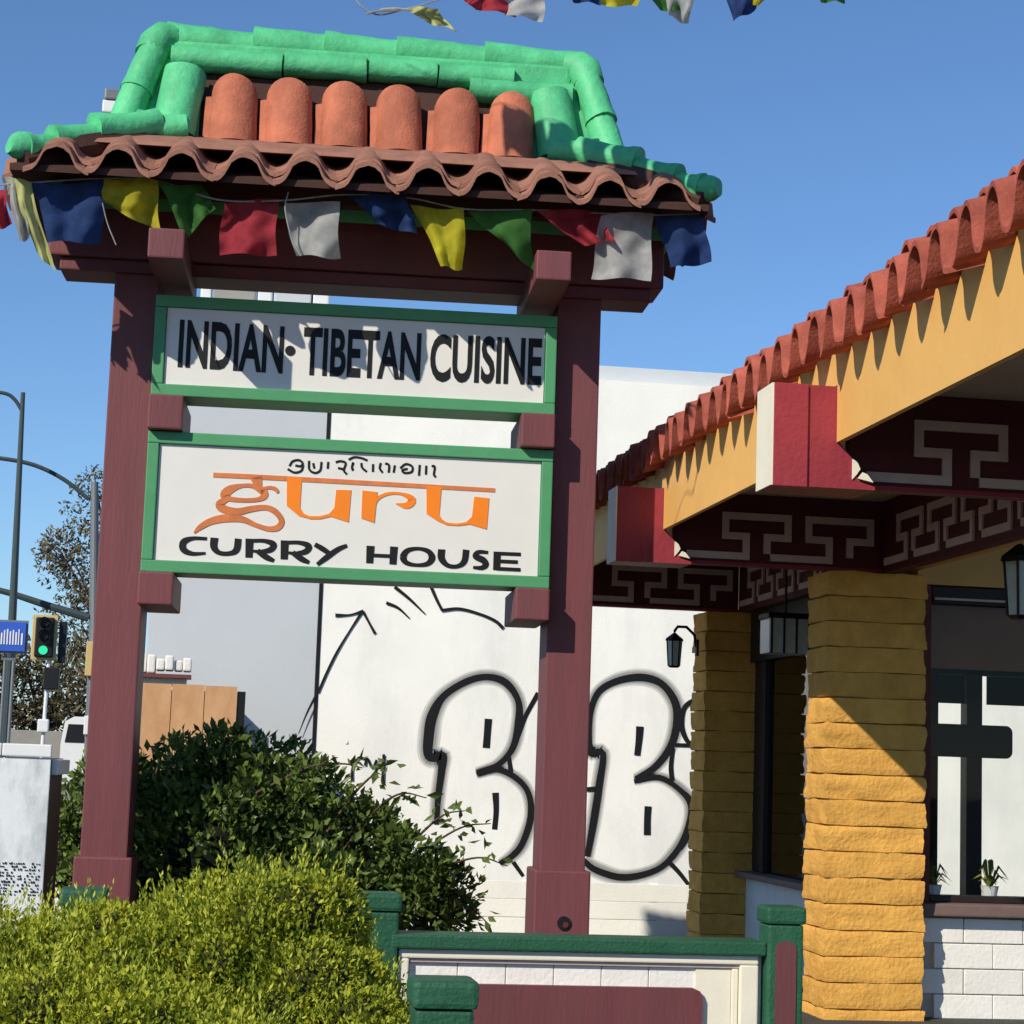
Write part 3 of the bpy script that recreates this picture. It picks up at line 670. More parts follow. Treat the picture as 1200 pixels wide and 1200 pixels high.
for yb in (12.55, 16.15):
    dxp = .09 if yb > 14 else 0
    pc = rbox('pillar', M['mortar'], rest, 3.98 + dxp, 4.60 + dxp, yb + .02, yb + .43, .0, 2.96)
    for k in range(18):
        o = link('block', random.choice(blk), pc); o.location = (4.285 + dxp + random.uniform(-.006, .006), yb + .225 + random.uniform(-.005, .005), .085 + k * CH)
        o.rotation_euler = (0, random.uniform(-.006, .006), math.pi * random.randint(0, 1) + random.uniform(-.008, .008))
# frontal window wall right of the pillar
WX0, WX1, WY = 4.64, 8.6, 12.78
lw = rbox('lower_wall', M['mortar_white'], rest, WX0, WX1, WY, WY + .16, 0, .742)
wb = []
for i in range(3):
    bm_ = MB().box(-.2, .2, -.02, .02, -.078, .078, c=.006); wb.append(bm_.mesh('brick', M['white_block']))
row = 0; z = .742 - .083
while z > .0:
    x = WX0 + (.12 if row % 2 else -.08) + .2
    k = 0
    while x < WX1 - .2:
        if x - .2 > WX0 - .001:
            o = link('brick', wb[0], lw); o.location = (x, WY - .012 + random.uniform(-.002, .002), z)
        else:
            wd = x + .198 - WX0
            if wd > .06:
                o = link('brick', MB().box(-wd / 2, wd / 2, -.02, .02, -.078, .078, c=.006).mesh('brick', M['white_block']), lw); o.location = (x + .198 - wd / 2, WY - .012, z)
        x += .405
    z -= .163; row += 1
sl_ = rbox('window_sill', M['sill'], rest, WX0 - .04, WX1, WY - .13, WY + .16, .755, .835, c=.012)
rbox('sill_moulding', M['sill'], rest, WX0 - .02, WX1, WY - .08, WY + .15, .744, .7535)
rbox('lintel', M['yellow'], rest, WX0, WX1, WY, WY + .16, 2.925, 3.6)
rbox('jamb', M['yellow'], rest, 4.60, 4.66, WY + .005, WY + .15, .84, 2.924)
wf = rbox('window_frame', M['red_frame'], rest, 4.665, 4.745, WY + .02, WY + .12, .836, 2.92, c=.006)
MB().box(4.75, WX1, WY + .022, WY + .118, 2.80, 2.918, c=.006).build('head', M['dark_frame'], wf)
MB().box(4.75, WX1, WY + .024, WY + .116, .837, .88, c=.006).build('bottom_rail', M['dark_frame'], wf)
MB().box(6.4, 6.47, WY + .024, WY + .116, .882, 2.798, c=.006).build('mullion', M['dark_frame'], wf)
MB().box(4.76, 6.39, WY + .0, WY + .018, 2.825, 2.84).build('head_trim', M['mauve'], wf)
rbox('window_pane', M['glass'], rest, 4.746, 6.399, WY + .068, WY + .074, .881, 2.799)
rbox('window_pane', M['glass'], rest, 6.471, WX1, WY + .068, WY + .074, .881, 2.799)
M['blind'] = mat('brown_blind', (136, 92, 66), .8, .08, 4, .1, 30)
rbox('blind', M['blind'], rest, 4.78, WX1, WY + .2, WY + .215, 2.38, 2.95)
# side wall between the pillars
SXW = 4.42
rbox('side_wall', M['white_block'], rest, SXW, SXW + .16, 13.02, 16.70, 0, .80)
rbox('side_sill', M['sill'], rest, SXW - .10, SXW + .16, 13.03, 16.69, .803, .85, c=.01)
rbox('side_header', M['dark_frame'], rest, SXW, SXW + .14, 13.02, 16.70, 2.55, 2.998)
sf = rbox('side_window_frame', M['dark_frame'], rest, SXW + .01, SXW + .11, 13.03, 13.14, .852, 2.548, c=.005)
for ya, yb in ((15.72, 15.84), (16.55, 16.69)): MB().box(SXW + .01, SXW + .11, ya, yb, .852, 2.548, c=.005).build('mullion', M['dark_frame'], sf)
rbox('side_pane', M['glass_dark'], rest, SXW + .05, SXW + .056, 13.142, 15.718, .852, 2.548)
rbox('side_door', M['dark_frame'], rest, SXW + .045, SXW + .075, 15.842, 16.548, .852, 2.548)
# dark room with a far window
rbox('room_floor', M['interior'], rest, 4.6, 9.4, 12.95, 16.7, .101, .13)
rbox('room_ceiling', M['interior'], rest, 4.61, 9.4, 12.95, 16.7, 3.0, 3.05)
rbox('room_wall', M['interior'], rest, 9.35, 9.45, 12.8, 16.74, .1, 3.6)
FY = 16.6
rbox('back_wall', M['interior'], rest, 4.6, 6.22, FY, FY + .12, .1, 3.4)
rbox('back_wall', M['interior'], rest, 6.222, 9.34, FY, FY + .12, 2.55, 3.4)
rbox('back_wall', M['interior'], rest, 6.222, 9.34, FY, FY + .12, .1, .62)
bw = rbox('back_window_mullion', M['dark_frame'], rest, 6.46, 6.60, FY - .04, FY + .1, .621, 2.549)
MB().box(6.225, 6.455, FY - .01, FY + .02, 2.30, 2.545).build('valance', M['interior'], bw)
MB().box(6.66, 9.3, FY - .01, FY + .02, 2.30, 2.545).build('valance', M['interior'], bw)
bm_ = MB(); pp = []
for i in range(9): a = math.pi / 2 - math.pi / 2 * i / 8; pp.append((6.79 + .06 * math.cos(a), 2.06 + .06 * math.sin(a)))
for i in range(9): a = -math.pi / 2 * i / 8; pp.append((6.79 + .06 * math.cos(a), 1.90 + .06 * math.sin(a)))
bm_.prism([(6.05, 1.84), (6.05, 2.12)] + pp, FY - .10, FY - .045, 'y').build('rounded_crossbar', M['dark_frame'], bw)
rbox('back_pane', M['glass'], rest, 6.223, 9.33, FY + .101, FY + .107, .621, 2.549)
rbox('side_gable', M['white_wall'], rest, 4.6, 9.4, 16.71, 16.74, 3.42, 3.62)

# things on the sill
def pot_plant(name, loc, label, seed, n, h, sp, pot=True):
    rnd = random.Random(seed); e = empty(name, loc); tag(e, label, 'plant')
    if pot: MB().tube([(0, 0, 0), (0, 0, .07), (0, 0, .075)], [.045, .06, .062], 14).build('pot', M['white_plain'], e)
    for i in range(n):
        a = rnd.uniform(0, 6.28); t = rnd.uniform(.3, 1); d = Vector((math.cos(a), math.sin(a) * .6, 0)); w = rnd.uniform(.016, .03)
        b = Vector((0, 0, .05)); m1 = b + d * sp * .45 + Vector((0, 0, h * t)); tip = b + d * sp + Vector((0, 0, h * t * rnd.uniform(.3, .8))); sd = d.cross(Vector((0, 0, 1))) * w
        MB().add([b, m1 + sd, tip, m1 - sd, m1 + Vector((0, 0, .01))], [(0, 1, 4), (0, 4, 3), (1, 2, 4), (4, 2, 3)]).build('leaf', M['bush'] if i % 3 else M['hedge'], e)
pot_plant('potted_plant', (4.87, WY + .30, .86), 'small leafy potted plant behind the window beside the ochre pillar', 3, 16, .16, .14)
pot_plant('potted_plant', (5.27, WY + .30, .86), 'pale green potted plant at the right end of the window sill', 5, 18, .20, .14)
rbox('inner_ledge', M['dark_frame'], rest, 4.66, WX1, WY + .165, WY + .55, .79, .858)
for x, lb in ((4.86, 'small clear bottle with dark cap on the window ledge, left of the pair'), (4.935, 'small clear bottle with dark cap on the window ledge, right of the pair')):
    e = empty('bottle', (x, WY + .46, .86)); tag(e, lb, 'bottle', 'bottles on the window ledge')
    MB().tube([(0, 0, 0), (0, 0, .20), (0, 0, .235), (0, 0, .27)], [.026, .026, .012, .011], 12).build('body', M['glass'], e, True)
    MB().tube([(0, 0, .27), (0, 0, .295)], .015, 10).build('cap', M['iron'], e)

def lantern(loc, label, sc, arm):
    e = empty('wall_lantern', loc); tag(e, label, 'lantern', 'lanterns under the restaurant eave'); e.scale = (sc,) * 3
    MB().tube([(0, 0, .17), (0, 0, .20), (0, 0, .25), (0, 0, .275)], [.125, .115, .05, .02], 6).build('roof_cap', M['iron'], e)
    MB().tube([(0, 0, .275), (0, 0, .30), (0, 0, .33)], [.01, .018, .004], 8).build('finial', M['iron'], e)
    MB().tube([(0, 0, -.16), (0, 0, .165)], [.075, .098], 6).build('glass_body', M['lamp_glass'], e)
    for k in range(6):
        a = 2 * math.pi * k / 6
        MB().tube([(.078 * math.cos(a), .078 * math.sin(a), -.165), (.101 * math.cos(a), .101 * math.sin(a), .17)], .009, 5).build('bar', M['iron'], e)
    MB().tube([(0, 0, -.185), (0, 0, -.162)], [.06, .084], 6).build('base', M['iron'], e)
    if arm == 'hang': MB().tube([(0, 0, .32), (0, 0, .75)], .008, 6).build('hanger', M['iron'], e)
    else: MB().tube([(0, 0, .3), (.04, 0, .36), (.16, 0, .36), (.27, 0, .26), (.30, 0, .1)], .02, 8).build('arm', M['iron'], e); MB().box(.29, .325, -.05, .05, -.02, .2, c=.008).build('back_plate', M['iron'], e)
lantern((4.86, 11.6, 2.80), 'hanging hexagonal lantern at the right edge over the window', 1.0, 'hang')
v = atY(790, 766, 16.1); lantern((v.x, v.y, v.z), 'black bracket lantern on the far pillar against the white wall', .62, 'arm')
e = empty('porch_lamp', (4.25, 14.55, 2.66)); tag(e, 'pale ribbed box lamp in the shade beside the dark window', 'lamp')
MB().box(-.16, .16, -.13, .13, -.13, .13, c=.01).build('lamp_box', M['lamp_glass'], e)
for k in range(4): MB().box(-.15 + k * .095, -.135 + k * .095, -.138, -.131, -.13, .13).build('rib', M['iron'], e)
MB().box(-.17, .17, -.14, .14, .131, .17, c=.006).build('lid', M['iron'], e); MB().tube([(0, 0, .17), (0, 0, .78)], .01, 6).build('hanger', M['iron'], e)

# ------------------------------------------------------------------ low garden wall with green posts
gw = empty('garden_wall', (0, 0, 0))
tag(gw, 'low white tiled garden wall with green rail and inset maroon panel below the sign', 'wall')
GY = 9.5; GX0, GX1 = .92, 2.70
box('core', M['white_block'], gw, GX0, GX1, GY + .06, GY + .16, 0.1, .755)
box('top_rail', M['green_dark'], gw, GX0 - .02, GX1, GY - .03, GY + .22, .76, .825, c=.01)
for a in ((GX0 + .02, GX1 - .03, .70, .757), ): 
    box('moulding', M['cream'], gw, a[0], a[1], GY - .0, GY + .058, a[2] + .015, a[3], c=.008)
    box('moulding', M['mauve'], gw, a[0] + .02, a[1] - .02, GY + .018, GY + .058, a[2] - .005, a[2] + .0135, c=.005)
box('moulding', M['cream'], gw, GX1 - .12, GX1 - .03, GY + .0, GY + .058, .1, .713, c=.008)
box('moulding', M['cream'], gw, GX1 - .155, GX1 - .123, GY + .02, GY + .058, .1, .694, c=.008)
box('moulding', M['cream'], gw, GX0 + .02, GX0 + .07, GY + .0, GY + .058, .1, .713, c=.008)
tile_me = MB().box(-.113, .113, -.012, .012, -.05, .05, c=.004).mesh('tile', M['white_block'])
zz = .643
for r_ in range(5):
    x = GX0 + .19 + (.06 if r_ % 2 else 0)
    while x < GX1 - .28:
        o = link('tile', tile_me, gw); o.location = (x, GY + .052, zz); x += .2295
    zz -= .1035
box('end_panel', M['cream'], gw, GX1 - .33, GX1 - .158, GY + .03, GY + .0585, .1, .692)
cham = .045; X0, X1, Zt, Zb = 1.0, 2.40, .60, .405
MB().prism([(X0, Zb), (X1 - cham, Zb), (X1 - cham * .3, Zb + cham * .3), (X1, Zb + cham), (X1, Zt - cham), (X1 - cham * .3, Zt - cham * .3), (X1 - cham, Zt), (X0, Zt)], GY + .0, GY + .039, 'y').build('inset_panel', M['maroon'], gw)
def green_post(parent, x, y, w, ztop, inset):
    b = box('post', M['green_dark'], parent, x - w / 2, x + w / 2, y - w / 2, y + w / 2, .1, ztop - .085, c=.012)
    MB().box(x - w / 2 - .012, x + w / 2 + .012, y - w / 2 - .012, y + w / 2 + .012, ztop - .083, ztop, c=.018).build('post_cap', M['green_dark'], b)
    if inset:
        pts = []
        for i in range(9): a = math.pi - math.pi * i / 8; pts.append((x + w * .29 * math.cos(a), ztop - .20 + w * .29 * math.sin(a) * .8))
        MB().prism([(x - w * .29, .2)] + pts + [(x + w * .29, .2)], y - w / 2 - .006, y - w / 2 + .004, 'y').build('inset', M['maroon'], b)
green_post(gw, 2.79, GY + .04, .175, .995, True)
green_post(gw, .845, GY + .06, .175, 1.01, False)
gp = empty('fence_post', (0, 0, 0)); tag(gp, 'nearest dark green capped post in front of the maroon panel', 'post', 'green garden posts'); green_post(gp, .74, 6.1, .175, .975, False)
gp = empty('fence_post', (0, 0, 0)); tag(gp, 'dark green capped post top peeking over the hedge by the left sign post', 'post', 'green garden posts'); green_post(gp, -.51, 9.5, .19, 1.0, False)

# ------------------------------------------------------------------ white cabinet at the left edge
cb = empty('white_cabinet', (0, 0, 0)); tag(cb, 'stained white box cabinet with dark side at the left edge behind the hedge', 'cabinet')
box('body', M['iron'], cb, -1.9, -.735, 9.96, 10.85, .1, 1.58)
box('front_panel', M['cabinet'], cb, -1.9, -.73, 9.93, 9.955, .1, 1.58, c=.004)
for k in range(5): box('top_band', M['white_plain'], cb, -1.9 + k * .235, -1.9 + k * .235 + .231, 9.915, 9.96, 1.585, 1.645, c=.006)
box('side_cap', M['white_plain'], cb, -.732, -.70, 10.0, 10.86, 1.50, 1.575, c=.006)
rr = random.Random(4); mb = MB()
for i in range(26):
    for j in range(11):
        if rr.random() < .6: x = -1.02 + i * .0105; z = .93 + j * .0145; mb.box(x, x + rr.uniform(.003, .008), 9.925, 9.931, z, z + rr.uniform(.004, .011))
mb.build('printed_pattern', M['black'], cb)

# ------------------------------------------------------------------ plants
def leaf_mesh(name, P, D, size, m, ratio=.45, bend=.25, jitter=.5, rng=RNG):
    """one folded leaf (two quads sharing a midrib) per point P, pointing along D"""
    n = len(P); D = D / (np.linalg.norm(D, axis=1, keepdims=True) + 1e-9)
    D = D + rng.normal(0, jitter, (n, 3)); D /= np.linalg.norm(D, axis=1, keepdims=True)
    a = np.cross(D, rng.normal(0, 1, (n, 3))); a /= np.linalg.norm(a, axis=1, keepdims=True); nn = np.cross(a, D)
    s = size * rng.uniform(.6, 1.35, (n, 1))
    base = P; tip = P + D * s; mid = P + D * s * .5
    l = mid + a * s * ratio * .5 + nn * s * bend * .3; r = mid - a * s * ratio * .5 + nn * s * bend * .3
    V = np.stack([base, l, tip, r, mid], 1).reshape(-1, 3)
    o = np.arange(n)[:, None] * 5
    T_ = np.concatenate([o + np.array([[0, 4, 1]]), o + np.array([[1, 4, 2]]), o + np.array([[0, 3, 4]]), o + np.array([[3, 2, 4]])], 0)
    me = bpy.data.meshes.new(name); me.vertices.add(len(V)); me.vertices.foreach_set('co', V.astype(np.float32).ravel())
    me.loops.add(T_.size); me.loops.foreach_set('vertex_index', T_.astype(np.int32).ravel())
    me.polygons.add(len(T_)); me.polygons.foreach_set('loop_start', np.arange(0, T_.size, 3, dtype=np.int32)); me.update(calc_edges=True)
    me.materials.append(m); return me
def lobes_points(lobes, n, inner=.75, rng=RNG, flat=0):
    """points in the outer shell of a union of ellipsoids; returns points and outward directions"""
    L = np.array(lobes, float); wgt = L[:, 3] * L[:, 4] + L[:, 4] * L[:, 5] + L[:, 3] * L[:, 5]; wgt /= wgt.sum()
    idx = rng.choice(len(L), n, p=wgt); d = rng.normal(0, 1, (n, 3)); d /= np.linalg.norm(d, axis=1, keepdims=True)
    rad = rng.uniform(inner, 1.04, (n, 1)) ; P = L[idx, :3] + d * L[idx, 3:6] * rad
    keep = np.ones(n, bool)
    for i, e in enumerate(L):
        q = np.linalg.norm((P - e[:3]) / e[3:6], axis=1); keep &= ~((q < inner - .02) & (idx != i))
    nd = d / L[idx, 3:6]; nd /= np.linalg.norm(nd, axis=1, keepdims=True)
    return P[keep], nd[keep]
def blob_core(lobes, shrink, m, name, parent):
    mb = MB()
    for x, y, z, a, b, c in lobes:
        bm = bmesh.new(); bmesh.ops.create_icosphere(bm, subdivisions=2, radius=1); bm.verts.index_update()
        mb.add([(x + v.co.x * a * shrink, y + v.co.y * b * shrink, z + v.co.z * c * shrink) for v in bm.verts], [[v.index for v in f.verts] for f in bm.faces]); bm.free()
    return mb.build(name, m, parent, True)
# golden hedge in front
hd = empty('golden_hedge', (0, 7.6, .1)); tag(hd, 'clipped golden green hedge in the lower left foreground', 'hedge')
rl = np.random.default_rng(11)
lob = [(-.95, 7.75, .38, .8, .75, .66), (-.25, 7.7, .42, .75, .7, .62), (.12, 7.65, .55, .48, .6, .62), (.30, 7.6, .55, .42, .55, .62), (.44, 7.3, .25, .48, .5, .62), (.52, 7.6, .3, .38, .5, .60), (-.35, 7.0, .3, .8, .5, .58), (-1.3, 7.2, .3, .8, .5, .58), (.1, 6.7, .2, .5, .5, .56)]
for i in range(150):
    k = rl.integers(0, 9); e = lob[k]; d = rl.normal(0, 1, 3); d /= np.linalg.norm(d); d[1] = -abs(d[1]); d[2] = abs(d[2]) * .9
    r_ = rl.uniform(.07, .19); lob.append((e[0] + d[0] * e[3] * .92, e[1] + d[1] * e[4] * .92, e[2] + d[2] * e[5] * .92, r_, r_, r_ * .9))
lobl = [(x, y - 7.6 + .0, z - .1, a, b, c) for x, y, z, a, b, c in lob]
P, D = lobes_points(lobl, 560000, .82, rl); k = (P[:, 2] > .15) & ((D[:, 1] < .15) | (D[:, 2] > .6)); P, D = P[k], D[k]
D = D * .9 + np.array([0, -.05, .6])
o = link('foliage', leaf_mesh('foliage', P, D, .022, M['hedge'], .55, .3, .55, rl), hd); o['kind'] = 'stuff'
P2, D2 = lobes_points(lobl, 9000, .96, rl); k = (P2[:, 2] > .2) & ((D2[:, 1] < .3) | (D2[:, 2] > .5)); P2, D2 = P2[k], D2[k]
D2 = D2 * .55 + np.array([.1, 0, .8]) + rl.normal(0, .25, D2.shape); D2 /= np.linalg.norm(D2, axis=1, keepdims=True)
ln = rl.uniform(.04, .12, (len(P2), 1)); SP = []; SDv = []
for q in np.linspace(0, 1, 9):                 # little upright sprigs, leaves set along each
    SP.append(P2 + D2 * ln * q + rl.normal(0, .004, P2.shape)); SDv.append(D2 + rl.normal(0, .55 * (1.1 - q), P2.shape))
o = link('new_shoots', leaf_mesh('new_shoots', np.concatenate(SP), np.concatenate(SDv), .024, M['hedge_tip'], .34, .2, .15, rl), hd); o['kind'] = 'stuff'
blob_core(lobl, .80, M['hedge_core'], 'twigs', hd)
# dark shrub behind the sign posts
bs = empty('dark_shrub', (.45, 12.9, .1)); tag(bs, 'large loose dark green shrub growing between and behind the sign posts', 'shrub')
rb = np.random.default_rng(5)
def bpt(px, py, Y): v = atY(px, py, Y * 1.09); return np.array([v.x - .45, v.y - 12.9, v.z - .1])
cl = []
for px, py, Y, r_ in ((120, 960, 12.1, .38), (200, 930, 12.0, .42), (260, 920, 12.0, .42), (300, 930, 11.9, .45), (350, 950, 11.9, .40), (400, 980, 11.8, .36), (240, 1000, 11.7, .5), (340, 1030, 11.7, .5), (430, 1030, 11.7, .36), (160, 1040, 11.9, .45), (480, 1020, 11.7, .28), (500, 1060, 11.7, .25), (100, 1010, 12.1, .35)):
    v = bpt(px, py, Y); r_ *= .98; cl.append((v[0], v[1], v[2], r_, r_ * .9, r_ * .8))
sub = []
for e in cl:
    for i in range(16):
        d = rb.normal(0, 1, 3); d /= np.linalg.norm(d); r_ = rb.uniform(.07, .16); sub.append((e[0] + d[0] * e[3] * 1.0, e[1] + d[1] * e[4] * 1.0, e[2] + d[2] * e[5] * 1.0, r_, r_, r_ * .8))
P, D = lobes_points(cl + sub, 25000, .4, rb); D = D + np.array([0, -.1, .45]); k = P[:, 2] > .05
o = link('foliage', leaf_mesh('foliage', P[k], D[k], .066, M['bush'], .5, .35, .55, rb), bs); o['kind'] = 'stuff'
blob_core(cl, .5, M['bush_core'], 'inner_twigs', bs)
lf_me = [leaf_mesh('leaf', np.zeros((1, 3)), np.array([[0, 0, 1.]]), .085, M['bush'], .45, .4, .2, rb) for _ in range(4)]
for st in ([(430, 1040), (490, 1000), (540, 970), (575, 965)], [(440, 1050), (510, 1020), (560, 1005), (595, 1015)], [(430, 1060), (500, 1050), (545, 1060), (575, 1085)], [(400, 1000), (440, 950), (470, 930), (500, 935)], [(380, 980), (415, 930), (440, 905), (450, 890)], [(450, 1060), (480, 1075), (505, 1095), (520, 1100)], [(440, 1030), (490, 980), (520, 955), (545, 950)], [(300, 930), (360, 900), (400, 895), (425, 900)]):
    sp = [bpt(p[0], p[1], 11.65) for p in spline(st, 6)]
    MB().tube(sp, [.012 - .009 * i / len(sp) for i in range(len(sp))], 5).build('stem', M['bark'], bs)
    for i in range(22):
        q = sp[int(rb.uniform(.3, 1) * (len(sp) - 1))] + rb.normal(0, .045, 3)
        o = link('leaf', lf_me[i % 4], bs); o.location = q; o.rotation_euler = tuple(rb.uniform(0, 6.28, 3)); o.scale = (rb.uniform(.7, 1.2),) * 3
box_ = MB().box(-1.6, 2.6, 9.75, 13.8, .1, .16, c=.02).build('planting_bed', M['soil']); tag(box_, kind='structure')

# ------------------------------------------------------------------ neighbouring buildings
WYN = 24.0
nb = empty('white_building', (0, 0, 0)); tag(nb, 'plain white stucco building with black bubble-letter graffiti behind the sign', 'building')
CX = 1.29
box('wall', M['white_wall'], nb, CX, 24, WYN, WYN + 9, 0, 6.43)
box('parapet_coping', M['grey_wall'], nb, CX, 24.02, WYN + .25, WYN + 9.1, 6.43, 6.66, c=.01)
box('corner_joint', M['iron'], nb, CX - .04, CX - .002, WYN - .01, WYN + .05, 0, 6.4)
gcount = [0]
def WN(px, py, d): return atY(px, py, WYN - .004 - d)
def graf(name, strokes):
    mb = MB()
    for pts, w in strokes:
        gcount[0] += 1
        if not hasattr(w, '__len__'): w = [w] * len(pts)
        ribbon(mb, [(x + random.uniform(-.7, .7), y + random.uniform(-.7, .7)) for x, y in pts], [q * random.uniform(.82, 1.15) for q in w], .0005 * gcount[0], .0002, WN)
    return mb.build(name, M['spray'], nb)
M['halo'] = glassmat('thin_overspray', (.84, .84, .84), 0)
def soft(strokes, lv=1.0):
    mb = MB()
    for pts, w in strokes: ribbon(mb, pts, w, -.003 + .0008 * lv, .0001, WN)
    return mb.build('overspray', M['halo'], nb)
b1 = [([(511, 966), (513, 935), (517, 905), (519, 886), (509, 889), (502, 884), (503, 862), (507, 838), (520, 816), (545, 799), (570, 793), (593, 800), (607, 820), (608, 845), (601, 876), (584, 896), (559, 906)], [7, 8, 8, 9, 10, 11, 12, 11, 9, 8, 8, 8, 8, 8, 8, 7, 6]),
      ([(558, 907), (582, 902), (605, 912), (619, 930), (622, 958), (612, 988), (600, 1003), (586, 1012)], [5, 6, 7, 7, 7, 8, 7, 5]),
      ([(572, 842), (571, 858), (570, 877)], 8), ([(581, 929), (581, 950), (580, 972)], 7), ([(601, 878), (608, 858), (617, 838), (631, 812)], [5, 6, 6, 5]), ([(596, 888), (598, 905)], 5), ([(601, 1010), (613, 1027)], 5)]
b2 = [([(745, 913), (770, 897), (788, 868), (793, 830), (778, 804), (755, 794), (727, 796), (704, 808), (693, 828), (690, 855), (691, 881), (706, 882), (702, 918), (696, 960), (688, 1004)], [6, 7, 8, 9, 9, 9, 8, 7, 7, 7, 8, 8, 8, 8, 7]),
      ([(743, 915), (773, 911), (797, 925), (810, 944), (806, 971), (792, 998), (769, 1019), (731, 1028), (699, 1019), (684, 1008)], [5, 6, 7, 8, 7, 8, 7, 8, 9, 7]),
      ([(750, 851), (749, 867), (747, 885)], 8), ([(759, 945), (759, 960), (758, 978)], 8)]
b3 = [([(818, 818), (803, 828), (798, 848), (805, 868), (816, 875)], 6), ([(791, 873), (803, 874), (818, 874)], 5), ([(789, 876), (786, 898), (787, 914)], 5), ([(783, 1010), (795, 1022), (808, 1038)], 5), ([(797, 995), (806, 982), (812, 972)], 4), ([(687, 925), (698, 924)], 5), ([(686, 880), (698, 884)], 7)]
for q_ in b1[:2] + b2[:2]:
    for f_ in (1.35, 1.75, 2.2): soft([(q_[0], [w * f_ + 1 for w in q_[1]])], f_)
graf('graffiti_letter', b1); graf('graffiti_letter', b2)
for q_ in b3: graf('graffiti_stroke', [q_])
graf('graffiti_arrow', [([(372, 812), (384, 787), (396, 763), (410, 740), (424, 718)], [3.2, 3, 2.6, 2.6, 3]), ([(393, 721), (410, 720), (426, 716)], [4, 2.5, 3.5]), ([(425, 717), (432, 729), (439, 743)], [3, 2.5, 3.5])])
graf('graffiti_line', [([(452, 707), (466, 712), (480, 724)], [4, 3, 1.5])]); graf('graffiti_line', [([(462, 688), (480, 702), (498, 719)], [4.5, 3, 1.5])])
graf('graffiti_line', [([(505, 688), (512, 703), (518, 715)], [4, 3.5, 3.5]), ([(517, 715), (538, 714), (562, 719), (580, 728), (590, 737)], [4, 3, 3, 3.5, 4])])
graf('graffiti_tag', [([(412, 915), (413, 900), (420, 888), (428, 890)], 3), ([(428, 898), (430, 888), (436, 900), (441, 890)], 3), ([(450, 884), (449, 900), (449, 916)], 4)])
gb = empty('grey_building', (0, 0, 0)); tag(gb, 'pale grey stucco wall left of the white building, behind the sign', 'building')
box('wall', M['grey_wall'], gb, -.74, CX - .045, WYN + .03, WYN + 8, 0, 7.02)
for a, m in (((-.35, -.22, 7.02, 7.6), 'white_plain'), ((-.2, .32, 7.02, 7.5), 'concrete'), ((.34, .52, 7.02, 7.9), 'white_plain'), ((.54, 1.0, 7.02, 7.5), 'grey_wall'), ((1.02, 1.22, 7.02, 7.7), 'white_plain')):
    box('roof_unit', M[m], gb, a[0], a[1], WYN + .3 + a[0] * .05, WYN + .9, a[2] + .001, a[3], c=.02)
MB().tube([(-1.0 + .35, WYN + .6, 7.02), (-.65, WYN + .6, 8.9), (-.95, WYN + .6, 9.6)], .05, 8).build('antenna_pole', M['grey_metal'], gb)
box('antenna_box', M['white_plain'], gb, -1.68, -.9, WYN + .5, WYN + .8, 9.5, 9.66, c=.02); box('antenna_lid', M['grey_metal'], gb, -1.66, -.9, WYN + .48, WYN + .82, 9.662, 9.80, c=.02)
graf('graffiti_line', [([(370, 815), (360, 836), (350, 860)], [3, 2, 1])])
lw_ = empty('low_white_wall', (0, 0, 0)); tag(lw_, 'low white boarded wall along the foot of the graffiti wall', 'wall')
for k in range(3): box('board', M['white_wall'], lw_, -1.6, 4.9, 18.5 + .004 * k, 18.56, .1 + k * .165, .1 + k * .165 + .16, c=.004)
for x in (-1.5, 0, 1.5, 3, 4.2): box('stake', M['white_wall'], lw_, x - .04, x + .04, 18.562, 18.62, .1, .6)
# tan plywood hut and tiled stub of wall
ht = empty('plywood_hut', (0, 0, 0)); tag(ht, 'tan plywood hoarding with dark side standing before the grey wall', 'hut')
v0 = atY(190, 800, 22.5); v1 = atY(279, 800, 22.5)
xs = np.linspace(v0.x - .25, v1.x, 4)
for i, (a, b) in enumerate(zip(xs[:-1], xs[1:])): box('plywood_sheet', M['plywood'], ht, a + .004, b - .004, 22.5 + random.uniform(0, .012), 22.53, 0.1, 2.43 + random.uniform(-.02, .01))
box('side_panel', M['iron'], ht, v1.x + .002, v1.x + .09, 22.52, 23.3, .1, 2.36)
box('back_frame', M['bark'], ht, v0.x - .24, v1.x - .01, 22.535, 22.6, .1, 2.35)
st = empty('broken_wall', (0, 0, 0)); tag(st, 'stub of old white wall with cracked tile coping above the plywood', 'wall')
v0 = atY(150, 795, 23.2); v1 = atY(224, 795, 23.2)
box('wall', M['cream'], st, v0.x, v1.x - .05, 23.2, 23.5, .1, v0.z + .02)
for k in range(7):
    x = v0.x + k * (v1.x - v0.x) / 7; box('coping_stone', M['white_block'], st, x + .004, x + (v1.x - v0.x) / 7 - .004, 23.12 + random.uniform(-.03, .02), 23.5, v0.z + .10 + random.uniform(-.03, .02), v0.z + .26 + random.uniform(-.04, .04), c=.02)
box('ledge', M['maroon'], st, v0.x, v1.x, 23.1, 23.5, v0.z + .022, v0.z + .065)

